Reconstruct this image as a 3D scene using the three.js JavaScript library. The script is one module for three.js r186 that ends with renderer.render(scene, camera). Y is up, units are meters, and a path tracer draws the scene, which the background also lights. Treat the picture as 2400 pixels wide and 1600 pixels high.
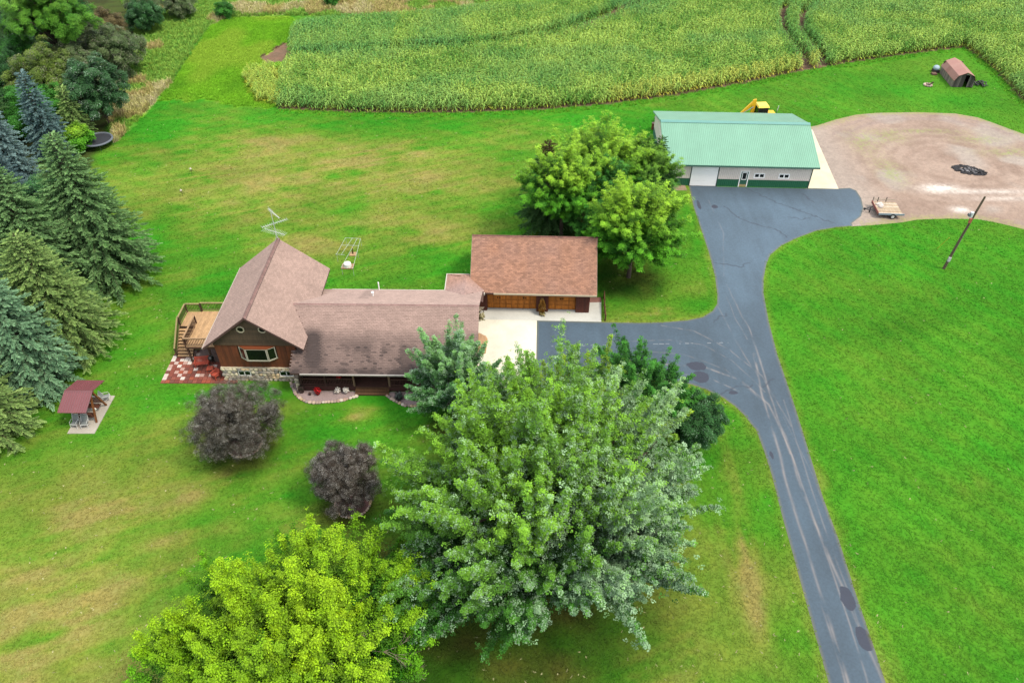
import * as THREE from 'three';
import { mergeGeometries } from 'three/addons/utils/BufferGeometryUtils.js';

// ---------- camera, sky, sun, exposure ----------
const scene = new THREE.Scene();
const camera = new THREE.PerspectiveCamera(48.4, 1024 / 682, 0.5, 3000);
camera.position.set(0, 48, 0);
camera.lookAt(0, 48 - Math.sin(0.72955), -Math.cos(0.72955));
const renderer = new THREE.WebGLRenderer({ antialias: true });
renderer.toneMapping = THREE.LinearToneMapping;
renderer.toneMappingExposure = 1.8;
renderer.shadowMap.enabled = true;
{ // bright, even overcast: an equirectangular sky, brighter towards the zenith
  const W = 64, H = 32, d = new Float32Array(W * H * 4);
  for (let j = 0; j < H; j++) for (let i = 0; i < W; i++) {
    const el = ((j + 0.5) / H - 0.5) * Math.PI, s = Math.sin(el);
    const L = s > 0 ? 1.3 * (1 + 0.9 * s) / 1.9 : 0.3, o = (j * W + i) * 4;
    d[o] = L * 0.965; d[o + 1] = L * 0.995; d[o + 2] = L * 1.045; d[o + 3] = 1;
  }
  const t = new THREE.DataTexture(d, W, H, THREE.RGBAFormat, THREE.FloatType);
  t.mapping = THREE.EquirectangularReflectionMapping; t.magFilter = THREE.LinearFilter; t.needsUpdate = true;
  scene.background = t; scene.environment = t;
}
const sun = new THREE.DirectionalLight(0xfff0da, 2.9);
sun.position.set(58, 95, -36); sun.target.position.set(5, 0, -60); sun.castShadow = true; sun.shadow.radius = 24;
sun.shadow.mapSize.set(4096, 4096);
Object.assign(sun.shadow.camera, { left: -100, right: 100, top: 100, bottom: -100, near: 1, far: 400 });
scene.add(sun, sun.target);

// ---------- small tools ----------
const rnd = (a) => () => { a = (a + 0x6d2b79f5) | 0; let t = Math.imul(a ^ (a >>> 15), 1 | a); t = (t + Math.imul(t ^ (t >>> 7), 61 | t)) ^ t; return ((t ^ (t >>> 14)) >>> 0) / 4294967296; };
const V = (x, y, z) => new THREE.Vector3(x, y, z);
const lerp = (a, b, t) => a + (b - a) * t, cl = (x, a = 0, b = 1) => Math.min(b, Math.max(a, x));
const sst = (a, b, x) => { const t = cl((x - a) / (b - a)); return t * t * (3 - 2 * t); };
const mix3 = (a, b, t) => [lerp(a[0], b[0], t), lerp(a[1], b[1], t), lerp(a[2], b[2], t)];
const mul3 = (a, k) => [a[0] * k, a[1] * k, a[2] * k];
const s2l = (c) => { c /= 255; return c <= 0.04045 ? c / 12.92 : ((c + 0.055) / 1.055) ** 2.4; };
const C = (r, g, b, k = 0.52) => [s2l(r) * k, s2l(g) * k, s2l(b) * k];   // a colour as it looks under this light -> its base colour
const h2 = (x, y, s) => { let h = Math.imul(x | 0, 374761393) ^ Math.imul(y | 0, 668265263) ^ Math.imul(s | 0, 1274126177); h = Math.imul(h ^ (h >>> 13), 1274126177); return ((h ^ (h >>> 16)) >>> 0) / 4294967296; };
function vn(x, y, s, p = 0) {
  const ix = Math.floor(x), iy = Math.floor(y); let fx = x - ix, fy = y - iy; fx *= fx * (3 - 2 * fx); fy *= fy * (3 - 2 * fy);
  const w = (v) => (p ? ((v % p) + p) % p : v);
  const a = h2(w(ix), w(iy), s), b = h2(w(ix + 1), w(iy), s), c = h2(w(ix), w(iy + 1), s), d = h2(w(ix + 1), w(iy + 1), s);
  return a + (b - a) * fx + (c - a) * fy + (a - b - c + d) * fx * fy;
}
const fbm = (x, y, o, s) => { let v = 0, a = 0.5, t = 0; for (let i = 0; i < o; i++) { v += a * vn(x, y, s + i); t += a; a *= 0.5; x *= 2.03; y *= 2.03; } return v / t; };
const tfbm = (x, y, p, o, s) => { let v = 0, a = 0.5, t = 0; for (let i = 0; i < o; i++) { v += a * vn(x * p, y * p, s + i, p); t += a; a *= 0.6; p *= 2; } return v / t; };
const inPoly = (P, x, z) => { let c = false; for (let i = 0, j = P.length - 1; i < P.length; j = i++) { const [a, b] = P[i], [d, e] = P[j]; if ((b > z) !== (e > z) && x < ((d - a) * (z - b)) / (e - b) + a) c = !c; } return c; };
const segD = (x, z, a, b) => { const dx = b[0] - a[0], dz = b[1] - a[1], t = cl(((x - a[0]) * dx + (z - a[1]) * dz) / (dx * dx + dz * dz)); return Math.hypot(x - a[0] - t * dx, z - a[1] - t * dz); };
const lineD = (P, x, z, far = 1e9) => { let m = far; const B = (P.box ??= [...bounds(P)]); if (x < B[0] - far || x > B[1] + far || z < B[2] - far || z > B[3] + far) return far; for (let i = 0; i + 1 < P.length; i++) m = Math.min(m, segD(x, z, P[i], P[i + 1])); return m; };
const polyD = (P, x, z, far = 1e9) => { let d = lineD(P, x, z, far); if (d < far || far > 1e8) d = Math.min(d, segD(x, z, P[P.length - 1], P[0])); const B = P.box; return x > B[0] && x < B[1] && z > B[2] && z < B[3] && inPoly(P, x, z) ? -d : d; };
function bounds(P) { return  [Math.min(...P.map((p) => p[0])), Math.max(...P.map((p) => p[0])), Math.min(...P.map((p) => p[1])), Math.max(...P.map((p) => p[1]))]; }
const names = new Map();
const numbered = (n) => { const k = names.get(n) ?? 0; names.set(n, k + 1); return k ? n + '_' + String(k).padStart(3, '0') : n; };

class MB { // collects faces with colours, builds one flat-shaded geometry with uv in metres
  constructor() { this.p = []; this.c = []; this.col = [0.5, 0.5, 0.5]; }
  tri(a, b, c, k = this.col) { this.p.push(a[0], a[1], a[2], b[0], b[1], b[2], c[0], c[1], c[2]); for (let i = 0; i < 3; i++) this.c.push(k[0], k[1], k[2]); return this; }
  quad(a, b, c, d, k) { this.tri(a, b, c, k); return this.tri(a, c, d, k); }
  hex(b, t, k) { // bottom ring, top ring of n points, counter-clockwise seen from above
    const n = b.length;
    for (let i = 0; i < n; i++) { const j = (i + 1) % n; this.quad(b[i], b[j], t[j], t[i], k); }
    for (let i = 1; i + 1 < n; i++) { this.tri(t[0], t[i], t[i + 1], k); this.tri(b[0], b[i + 1], b[i], k); }
    return this;
  }
  box(x0, y0, z0, x1, y1, z1, k) { const r = (y) => [[x0, y, z1], [x1, y, z1], [x1, y, z0], [x0, y, z0]]; return this.hex(r(y0), r(y1), k); }
  bar(a, b, w, h, k) { // a rectangular bar from a to b, w wide (level), h deep
    a = V(...a); b = V(...b); const d = b.clone().sub(a).normalize(), s = Math.abs(d.y) > 0.98 ? V(1, 0, 0) : V(-d.z, 0, d.x).normalize(), u = s.clone().cross(d).normalize().negate();
    const r = (p) => [[-1, -1], [1, -1], [1, 1], [-1, 1]].map(([i, j]) => p.clone().addScaledVector(s, (i * w) / 2).addScaledVector(u, (j * h) / 2).toArray());
    return this.hex(r(a), r(b), k);
  }
  tube(pts, r0, r1, n = 6, k) {
    let prev = null; const m = pts.length;
    for (let i = 0; i < m; i++) {
      const p = pts[i], q = pts[Math.min(i + 1, m - 1)], o = pts[Math.max(i - 1, 0)], d = V(q[0] - o[0], q[1] - o[1], q[2] - o[2]).normalize();
      const s = (Math.abs(d.y) > 0.9 ? V(1, 0, 0) : V(0, 1, 0)).cross(d).normalize(), u = d.clone().cross(s), R = lerp(r0, r1, i / (m - 1)), ring = [];
      for (let j = 0; j < n; j++) { const a = (j / n) * 6.2832, c = Math.cos(a) * R, e = Math.sin(a) * R; ring.push([p[0] + s.x * c + u.x * e, p[1] + s.y * c + u.y * e, p[2] + s.z * c + u.z * e]); }
      if (prev) for (let j = 0; j < n; j++) { const l = (j + 1) % n; this.quad(prev[j], prev[l], ring[l], ring[j], k); }
      if (i === 0) for (let j = 1; j + 1 < n; j++) this.tri(ring[0], ring[j + 1], ring[j], k);
      if (i === m - 1) for (let j = 1; j + 1 < n; j++) this.tri(ring[0], ring[j], ring[j + 1], k);
      prev = ring;
    }
    return this;
  }
  cyl(x, y0, y1, z, r, n = 12, k, r1 = r) { return this.tube([[x, y0, z], [x, y1, z]], r, r1, n, k); }
  geo(g, m, k = this.col) {
    g = g.index ? g.toNonIndexed() : g.clone(); if (m) g.applyMatrix4(m); const a = g.attributes.position.array;
    for (let i = 0; i < a.length; i += 3) { this.p.push(a[i], a[i + 1], a[i + 2]); this.c.push(k[0], k[1], k[2]); }
    return this;
  }
  build() {
    const g = new THREE.BufferGeometry(), p = new Float32Array(this.p), n = p.length / 3, uv = new Float32Array(n * 2);
    g.setAttribute('position', new THREE.BufferAttribute(p, 3)); g.setAttribute('color', new THREE.BufferAttribute(new Float32Array(this.c), 3)); g.computeVertexNormals();
    const N = g.attributes.normal.array;
    for (let i = 0; i < n; i++) {
      const x = p[i * 3], y = p[i * 3 + 1], z = p[i * 3 + 2], a = Math.abs(N[i * 3]), b = Math.abs(N[i * 3 + 1]), c = Math.abs(N[i * 3 + 2]);
      if (b >= a && b >= c) { uv[i * 2] = x; uv[i * 2 + 1] = z; } else if (a >= c) { uv[i * 2] = z; uv[i * 2 + 1] = y; } else { uv[i * 2] = x; uv[i * 2 + 1] = y; }
    }
    g.setAttribute('uv', new THREE.BufferAttribute(uv, 2)); return g;
  }
}
// ---------- materials ----------
function tex(n, f, metres) { // grey multiplier texture, tiling, so many metres wide
  const d = new Uint8Array(n * n * 4);
  for (let y = 0; y < n; y++) for (let x = 0; x < n; x++) { const v = f(x / n, y / n), o = (y * n + x) * 4, a = Array.isArray(v) ? v : [v, v, v]; for (let c = 0; c < 3; c++) d[o + c] = cl(a[c]) * 255; d[o + 3] = 255; }
  const t = new THREE.DataTexture(d, n, n); t.wrapS = t.wrapT = THREE.RepeatWrapping; t.magFilter = THREE.LinearFilter; t.minFilter = THREE.LinearMipmapLinearFilter; t.generateMipmaps = true;
  t.repeat.set(1 / metres, 1 / metres); t.needsUpdate = true; return t;
}
const T = {
  grass: tex(1024, (u, v) => { const a = tfbm(u, v, 48, 4, 11), b = tfbm(u, v, 110, 3, 31), c = tfbm(u, v, 13, 3, 51), k = 0.86 + (a - 0.5) * 0.14 + (b - 0.5) * 0.4 + (c - 0.5) * 0.08; return [k * (1 + (c - 0.5) * 0.25), k, k * (1 + (b - 0.5) * 0.4)]; }, 14),
  wood: tex(512, (u, v) => 0.8 + (tfbm(u * 1.0, v * 0.0625, 64, 2, 3) - 0.5) * 0.5 + (tfbm(u, v, 6, 4, 7) - 0.5) * 0.3, 2),
  grain: tex(512, (u, v) => 0.82 + (tfbm(u, v, 64, 3, 5) - 0.5) * 0.5 + (tfbm(u, v, 4, 4, 9) - 0.5) * 0.25, 3),
  conc: tex(512, (u, v) => 0.86 + (tfbm(u, v, 3, 6, 15) - 0.5) * 0.34 + (tfbm(u, v, 90, 2, 19) - 0.5) * 0.16, 5),
  metal: tex(256, (u, v) => 0.93 + (tfbm(u, v, 3, 5, 25) - 0.5) * 0.14, 4),
  bark: tex(256, (u, v) => 0.7 + (tfbm(u, v * 0.25, 32, 3, 21) - 0.5) * 0.9, 1),
};
const std = (map, roughness = 0.85, o = {}) => new THREE.MeshStandardMaterial({ color: 0xffffff, vertexColors: true, map, roughness, ...o });
const M = {
  wood: std(T.wood, 0.8), paint: std(T.metal, 0.55), metal: std(T.metal, 0.42), shingle: std(T.grain, 0.92), conc: std(T.conc, 0.9), stone: std(T.grain, 0.85), soil: std(T.grain, 1), bark: std(T.bark, 0.95),
  plain: std(null, 0.8), gloss: std(null, 0.3), grass: new THREE.MeshPhysicalMaterial({ color: 0xffffff, vertexColors: true, map: T.grass, roughness: 1, specularIntensity: 0.15 }), steel: std(null, 0.35, { metalness: 0.8 }),
  glass: new THREE.MeshPhysicalMaterial({ color: 0x0b1210, roughness: 0.06, specularIntensity: 0.9 }),
  leaf: new THREE.MeshPhysicalMaterial({ color: 0xffffff, vertexColors: true, roughness: 0.62, transmission: 0.22, thickness: 0, side: THREE.DoubleSide, specularIntensity: 0.3 }),
  needle: new THREE.MeshPhysicalMaterial({ color: 0xffffff, vertexColors: true, roughness: 0.75, side: THREE.DoubleSide, specularIntensity: 0.25 }),
};
const tag = (o, label, category, group, kind) => { if (label) o.userData.label = label; if (category) o.userData.category = category; if (group) o.userData.group = group; if (kind) o.userData.kind = kind; return o; };
function thing(name, label, category, [x, y, z] = [0, 0, 0], turn = 0, group) {
  const o = new THREE.Group(); o.name = numbered(name); o.position.set(x, y, z); o.rotation.y = (turn * Math.PI) / 180; scene.add(o); return tag(o, label, category, group);
}
const shade = (m) => { m.castShadow = m.receiveShadow = true; return m; };
function part(parent, name, geo, material, label) { // a mesh with a plain name under its thing
  const m = shade(new THREE.Mesh(geo.build ? geo.build() : geo, material)); m.name = parent === scene ? numbered(name) : name; if (label) m.userData.label = label; parent.add(m); return m;
}
const one = (name, geo, material, label, category, group, kind) => tag(part(scene, name, geo, material), label, category, group, kind);
const struct = (name, geo, material) => tag(part(scene, name, geo, material), null, null, null, 'structure');
function copies(parent, name, geo, material, list, label, kind) { // list of [Matrix4, [r,g,b]]
  const m = shade(new THREE.InstancedMesh(geo, material, list.length)); m.name = parent === scene ? numbered(name) : name; const k = new THREE.Color();
  list.forEach(([mx, c], i) => { m.setMatrixAt(i, mx); m.setColorAt(i, k.setRGB(c[0], c[1], c[2])); });
  if (label) m.userData.label = label; if (kind) m.userData.kind = kind; parent.add(m); return m;
}
const W1 = [1, 1, 1];
const QQ = new THREE.Quaternion(), EE = new THREE.Euler();
const mtx = (x, y, z, rx, ry, rz, sx, sy = sx, sz = sx) => new THREE.Matrix4().compose(V(x, y, z), QQ.setFromEuler(EE.set(rx, ry, rz, 'YXZ')), V(sx, sy, sz));
function sheet(poly, y, material, colour = [0.5, 0.5, 0.5], box = null) { // a flat polygon; uv in metres or over a box
  const g = new THREE.ShapeGeometry(new THREE.Shape(poly.map(([x, z]) => new THREE.Vector2(x, -z)))); g.rotateX(-Math.PI / 2); g.translate(0, y, 0);
  const p = g.attributes.position, uv = g.attributes.uv, c = new Float32Array(p.count * 3);
  for (let i = 0; i < p.count; i++) { const x = p.getX(i), z = p.getZ(i); c.set(colour, i * 3); if (box) uv.setXY(i, (x - box[0]) / (box[1] - box[0]), (z - box[2]) / (box[3] - box[2])); else uv.setXY(i, x, z); }
  g.setAttribute('color', new THREE.BufferAttribute(c, 3)); return g;
}
function paintTex(w, h, box, f) { // colour texture over a world rectangle, f(x, z) -> linear base colour
  const d = new Uint8Array(w * h * 4), e = (v) => 255 * (v <= 0.0031308 ? v * 12.92 : 1.055 * cl(v) ** (1 / 2.4) - 0.055);
  for (let j = 0; j < h; j++) for (let i = 0; i < w; i++) { const c = f(lerp(box[0], box[1], (i + 0.5) / w), lerp(box[2], box[3], (j + 0.5) / h)), o = (j * w + i) * 4; d[o] = e(c[0]); d[o + 1] = e(c[1]); d[o + 2] = e(c[2]); d[o + 3] = 255; }
  const t = new THREE.DataTexture(d, w, h); t.colorSpace = THREE.SRGBColorSpace; t.magFilter = THREE.LinearFilter; t.minFilter = THREE.LinearMipmapLinearFilter; t.generateMipmaps = true; t.needsUpdate = true; return t;
}

// ---------- the ground ----------
const DRIVE = [[21.8,-82.35],[21.5,-77.7],[21.5,-72.7],[21.5,-68],[21.3,-63.8],[20.9,-60.6],[20.6,-59.3],[19.9,-58.2],[18.8,-57.3],[17.2,-56.8],[14.8,-56.5],[12.5,-56.4],[8.7,-56.5],[2.46,-56.73],[2.1,-48],[7.6,-47.7],[12.6,-48.6],[14.7,-48.3],[16.1,-47.9],[17.3,-47.2],[18.5,-46.3],[19.3,-45.3],[19.9,-44.2],[20.3,-43],[20.5,-42.6],[20.6,-40.3],[20.6,-37.6],[20.4,-34],[20.3,-30.5],[20.2,-27.8],[20.1,-24.9],[20,-21.4],[19.8,-12],[23.4,-12],[23.6,-21.4],[23.7,-24],[23.8,-27.7],[24,-31.8],[24,-35.7],[24.3,-41.3],[24.5,-45.2],[24.6,-48],[24.7,-51.8],[25.1,-56.6],[25.7,-61.1],[26.3,-63.5],[27.2,-66],[28.1,-67.8],[29.8,-69.6],[32,-71.1],[34.5,-72.5],[37,-73.2],[39,-73.5],[39,-74],[40.6,-75.5],[41.5,-77.3],[42,-79.5],[42,-81.3],[41.4,-81.9],[40,-81.75],[36,-81.75]];
const GRAVEL = [[36.5,-81],[37.5,-97.2],[42.4,-98.7],[45.7,-100.6],[49,-102.1],[52.1,-102.7],[58,-102.9],[63.3,-102.5],[66,-101.2],[67.3,-99.6],[68.6,-97.8],[69.9,-96.2],[75.7,-90],[95,-88],[95,-66],[71.5,-70],[62.2,-71.3],[58.2,-72.8],[56.1,-74],[53.9,-74.9],[50.4,-75],[46.9,-74.8],[44.8,-74.2],[41.1,-73.6],[38.8,-73.4],[38,-76]];
const CORN = [[-33.8,-104],[-29.5,-103.7],[-23.4,-103],[-14.1,-102.7],[-4.7,-103],[4.6,-103.8],[14.2,-105.7],[19.5,-107.2],[24.9,-108.9],[34.9,-112.8],[45.5,-117.6],[50.3,-119.5],[58.1,-122.2],[66.3,-124.9],[75.7,-127.6],[76.1,-124.4],[76.3,-117.3],[75.1,-106.6],[76.5,-93.4],[92,-92],[112,-150],[112,-176],[29.1,-176],[17.6,-159.1],[10.3,-151.3],[6.1,-148.9],[-6.1,-145.5],[-13.9,-142.3],[-21.6,-140.4],[-29.3,-139.6],[-36.8,-137.8],[-38.2,-135.7],[-37.6,-130.1],[-36.3,-123.4],[-35.9,-118.1],[-35,-109.2]];
const TRACKS = [[[63.2,-160],[56.4,-150.1],[50.2,-145.3],[47.5,-137.4],[46.7,-130.1],[47,-121.6],[46.1,-116]],[[68.3,-158],[59,-147.6],[53.1,-142.9],[49.9,-134.2],[49.9,-128.2],[49.9,-122.5],[49.4,-118]],[[29,-160],[25.6,-153.9],[17.7,-142.3],[9.4,-133.6],[1.8,-129.1],[-5.5,-126.2],[-16.2,-124.4],[-26.6,-122.9],[-36,-121.6]],[[34,-160],[29.6,-152.6],[21.9,-144.1],[11.7,-134.2],[5.5,-130.1]]];
const MEADOW = [[-53.2,-93.4],[-52.6,-98.5],[-52.4,-106.2],[-52.2,-113.1],[-53,-125.3],[-53.6,-137.4],[-51.7,-141.3],[-42.6,-142.9],[-32.8,-141.9],[-21.8,-142.6],[-10.1,-145.6],[2,-149.8],[7,-154],[7.4,-180],[-90,-180],[-67,-137.4],[-62,-123.4],[-59,-109.9],[-56.5,-99.8]];
const HAY = [[-52.2,-106.2],[-52.6,-118.1],[-54,-142],[-40.5,-142.8],[-37,-135.2],[-37.4,-123.4],[-35.4,-111.5],[-29.9,-104],[-38.9,-104.7],[-46.5,-106.9]];
const SOIL = [[-41,-123],[-38.2,-129.8],[-35.4,-122],[-39.4,-120.4]];
const YCORN = [[-41.8,-117.3],[-37.3,-119.4],[-33.4,-105],[-37.3,-105.8],[-40.7,-111.5]];
const WOODS = [[-43.5,-34],[-43,-41.9],[-42,-44.9],[-41,-48.1],[-41,-52.7],[-41.5,-57.2],[-43,-63],[-46,-71.2],[-51.5,-81],[-54,-88],[-55.4,-93.4],[-56,-98.5],[-58.5,-109.9],[-60.9,-123.4],[-63.6,-137.4],[-70,-155],[-130,-155],[-130,-20],[-46,-20]];
const BLOB = { dry: [[-21.7,-85.2,9,4,0.75],[-31.2,-93.4,7,3,0.5],[-15.8,-90.9,8,3.4,0.6],[-37.6,-85.2,3.2,2.4,0.85],[-31.6,-77.1,5,2.6,0.45],[-15.2,-73.4,6,2.2,0.5],[-22.9,-69.9,5,2.2,0.4],[-9.5,-83.1,6,3,0.5],[-45.5,-90.9,3,1.5,0.4],[-8.6,-71.6,4,2,0.4],[-27,-81,10,3,0.35],
  [-30.4,-26.3,3.6,2,0.85],[-31.6,-23.3,4,2,0.8],[-28.8,-34.1,4,2,0.55],[-25.2,-36.1,1.4,0.9,0.7],[-22.5,-37.4,1.1,0.8,0.85],[-31.8,-33.3,3,1.6,0.5],[-33.4,-29.7,3,1.7,0.7],[-24,-31.5,3,1.6,0.55],[-28,-28,3,1.6,0.5],[-15.3,-32.2,1.6,1,0.5],[-25.1,-41.5,1.1,0.8,0.6],[-20,-38.3,2,0.9,0.45],[-13,-45.1,1.3,0.45,0.95],[-13.3,-44,0.9,0.5,0.8],[-14.6,-44.6,1.2,0.6,0.4],
  [17.2,-40.1,0.6,2.6,0.5],[17.15,-36,0.6,2.4,0.65],[17,-31.5,0.75,2.4,0.9],[16.7,-28.4,0.8,2.2,0.95],[16.5,-25.4,0.7,2,0.6],[15.4,-31,0.4,4,0.4],[13.7,-36.6,1.6,1.2,0.35],[14.1,-31.5,1.2,2,0.3],[10.9,-23.3,2.5,1.2,0.35],[8.1,-21.6,2.5,1,0.4],[13.9,-57.8,2.4,0.35,0.55],[15.2,-58.6,2.4,0.3,0.4],[43.1,-60.6,4,2,0.18],[35.8,-36.6,1.6,1.4,0.3]],
  lush: [[-31.9,-45.4,3,2,0.7],[-21.4,-47,4,1.2,0.8],[-42.2,-69.9,4,4,0.5],[-30.5,-62.8,4,3.4,0.8],[-23.8,-62.8,4,1.6,0.8],[-8.2,-66.6,6,4,0.7],[-49.4,-97.2,6,4,0.7],[13.7,-99.8,9,3.4,0.8],[-8.9,-45.4,3,1.6,0.8],[-17.2,-42.5,4,2,0.5],[-17,-35.8,2,1,0.5],[-24,-33.6,1.6,0.7,0.6],[55,-112,14,6,0.45]] };
const blobs = (L, x, z) => { let s = 0; for (const [a, b, rx, rz, w] of L) { const q = ((x - a) / rx) ** 2 + ((z - b) / rz) ** 2; if (q < 6) s += w * Math.exp(-q); } return s; };
const G = { lush: C(66, 160, 34, 0.36), mid: C(102, 160, 44, 0.355), yel: C(138, 162, 64, 0.36), dry: C(168, 162, 92, 0.36), dark: C(52, 92, 22, 0.3), floor: C(66, 72, 40, 0.4), soil: C(136, 112, 94, 0.4), hay: C(140, 204, 50, 0.42), mead: C(216, 208, 150, 0.44) };
const edge = (x, z, k = 1) => (fbm(x * 0.9, z * 0.9, 3, 77) - 0.5) * 2 * k;
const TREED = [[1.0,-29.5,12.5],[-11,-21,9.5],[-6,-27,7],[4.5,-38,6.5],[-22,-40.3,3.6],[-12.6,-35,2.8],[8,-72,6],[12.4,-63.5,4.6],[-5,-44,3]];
function lawn(x, z) {
  const n1 = fbm(x / 11, z / 7, 3, 101), n2 = fbm(x / 3.1, z / 2.2, 3, 131), n3 = fbm(x / 0.9, z / 0.8, 2, 151);
  let d = 0.1 + (n1 - 0.5) * 0.55 + (n2 - 0.5) * 0.5 + (n3 - 0.5) * 0.1;
  if (x > 25) d = -0.03 + (n1 - 0.5) * 0.34 + (n2 - 0.5) * 0.16 + (n3 - 0.5) * 0.04 + (z < -78 ? 0.1 : 0) + 0.045 * Math.sin((x * 0.8 - z * 0.6) * 2.9 + n1 * 2) * sst(24, 29, x) * sst(66, 44, x) ;
  else if (x > 20) d -= 0.05;
  else if (z > -46) d += 0.16 * sst(-42, -34, z) * sst(22, 6, x) + 0.12 * sst(-14, -26, x);
  else if (z < -60) d += 0.1 * sst(-60, -75, z) * sst(14, 0, x) * sst(-101, -92, z) - 0.14 * sst(-92, -100, z) + 0.05 * Math.sin((x * 0.45 - z) * 2.6) * sst(-66, -72, z);
  const sk = x < 12 ? fbm((x * 0.92 - z * 0.38) / 5.5, (x * 0.38 + z * 0.92) / 0.55, 3, 171) : fbm(x / 0.6, z / 5, 3, 181); d += (sk - 0.5) * (x < 12 ? 0.34 : 0.1);
  d += blobs(BLOB.dry, x, z) * cl(-0.5 + 1.1 * n2 + 1.0 * sk, 0.05, 0.85) - blobs(BLOB.lush, x, z) * 0.42;
  const md = lineD(DRIVE, x, z, 0.8); if (md < 0.7) d += 0.28 * (1 - md / 0.7);
  let c = d < 0.12 ? mix3(G.lush, G.mid, cl((d + 0.18) / 0.3)) : d < 0.42 ? mix3(G.mid, G.yel, (d - 0.12) / 0.3) : mix3(G.yel, G.dry, cl((d - 0.42) / 0.45));
  let t = 0; for (const [a, b, r] of TREED) t = Math.max(t, sst(r * 1.05, r * 0.55, Math.hypot(x - a, z - b)));  // tree shade painted into the lawn colour, dark green mottled with brown
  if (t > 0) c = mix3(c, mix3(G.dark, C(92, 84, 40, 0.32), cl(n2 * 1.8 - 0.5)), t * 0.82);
  let k = 0.9 + n3 * 0.1 + (fbm(x / 6, z / 5, 2, 191) - 0.5) * 0.34;
  if (x > 24.5) k *= (1 + 0.055 * Math.sin((x * 0.8 - z * 0.6) * 2.6 + n1 * 3) * sst(0.35, 0.6, fbm(x / 9, z / 9, 2, 195))) * (1 - 0.2 * Math.exp(-(((z + 56 - (x - 39) * -0.3) / 1.5) ** 2)) * sst(33, 36, x) * sst(47, 42, x));
  else if (z < -62 && x < 14) k *= 1 + 0.05 * Math.sin((x * 0.36 + z * 0.93) * 3.1 + n1 * 2);
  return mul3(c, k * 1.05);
}
function groundColour(x, z) {
  const e = edge(x, z, 0.7);
  const w = polyD(WOODS, x, z, 2) + e; if (w < 0.6) return mix3(mix3(G.floor, C(70, 84, 40), fbm(x / 2, z / 2, 3, 5) > 0.55 && z < -75 ? 1 : 0.15), lawn(x, z), sst(-0.6, 0.6, w));
  if (z < -90) {
    const k = polyD(CORN, x, z, 3) + e * 0.5; if (k < 0) return mul3(G.soil, 0.75 + 0.5 * fbm(x, z, 3, 8));
    if (polyD(SOIL, x, z, 2) + e < 0) return mul3(G.soil, 0.8 + 0.5 * fbm(x * 2, z * 2, 3, 9));
    if (polyD(MEADOW, x, z, 2) + e * 1.2 < 0) return mix3(mix3(G.hay, G.mead, sst(0.35, 0.6, fbm(x / 4, z / 5, 3, 14))), C(96, 166, 52, 0.44), sst(0.42, 0.56, fbm(x / 6 + 9, z / 7, 3, 24)));
    if (polyD(YCORN, x, z, 2) + e * 1.4 < 0) return mix3(C(156, 170, 60, 0.42), G.hay, fbm(x, z, 2, 4));
    if (polyD(HAY, x, z, 3) + e * 2 < 0) return mix3(mix3(C(112, 178, 44, 0.4), G.hay, cl(fbm(x / 3, z / 4, 3, 34) * 1.5 - 0.1)), C(160, 200, 66, 0.42), sst(0.5, 0.75, fbm(x / 7, z / 9, 2, 44)));
    if (k < 1.6) return mix3(lawn(x, z), C(72, 150, 34), 0.55);
  }
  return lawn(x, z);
}
{
  const xs = [-700, -320, -160], zs = [-700, -380, -220]; for (let x = -96; x <= 100; x += x > -62 && x < 62 ? 0.42 : 0.7) xs.push(x); for (let z = -170; z <= -10; z += z < -105 ? 0.6 : 0.4) zs.push(z);
  xs.push(160, 320, 700); zs.push(20, 120, 400, 700);
  const nx = xs.length, nz = zs.length, p = new Float32Array(nx * nz * 3), c = new Float32Array(nx * nz * 3), n = new Float32Array(nx * nz * 3), uv = new Float32Array(nx * nz * 2), ix = new Uint32Array((nx - 1) * (nz - 1) * 6);
  let q = 0;
  for (let j = 0; j < nz; j++) for (let i = 0; i < nx; i++) {
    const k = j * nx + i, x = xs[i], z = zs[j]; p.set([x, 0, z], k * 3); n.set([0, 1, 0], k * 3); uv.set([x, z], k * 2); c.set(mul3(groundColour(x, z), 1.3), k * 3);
    if (i + 1 < nx && j + 1 < nz) { ix.set([k, k + nx, k + 1, k + 1, k + nx, k + nx + 1], q); q += 6; }
  }
  const g = new THREE.BufferGeometry(); g.setIndex(new THREE.BufferAttribute(ix, 1));
  for (const [a, b, s] of [['position', p, 3], ['normal', n, 3], ['color', c, 3], ['uv', uv, 2]]) g.setAttribute(a, new THREE.BufferAttribute(b, s));
  struct('ground', g, M.grass);
}
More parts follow.
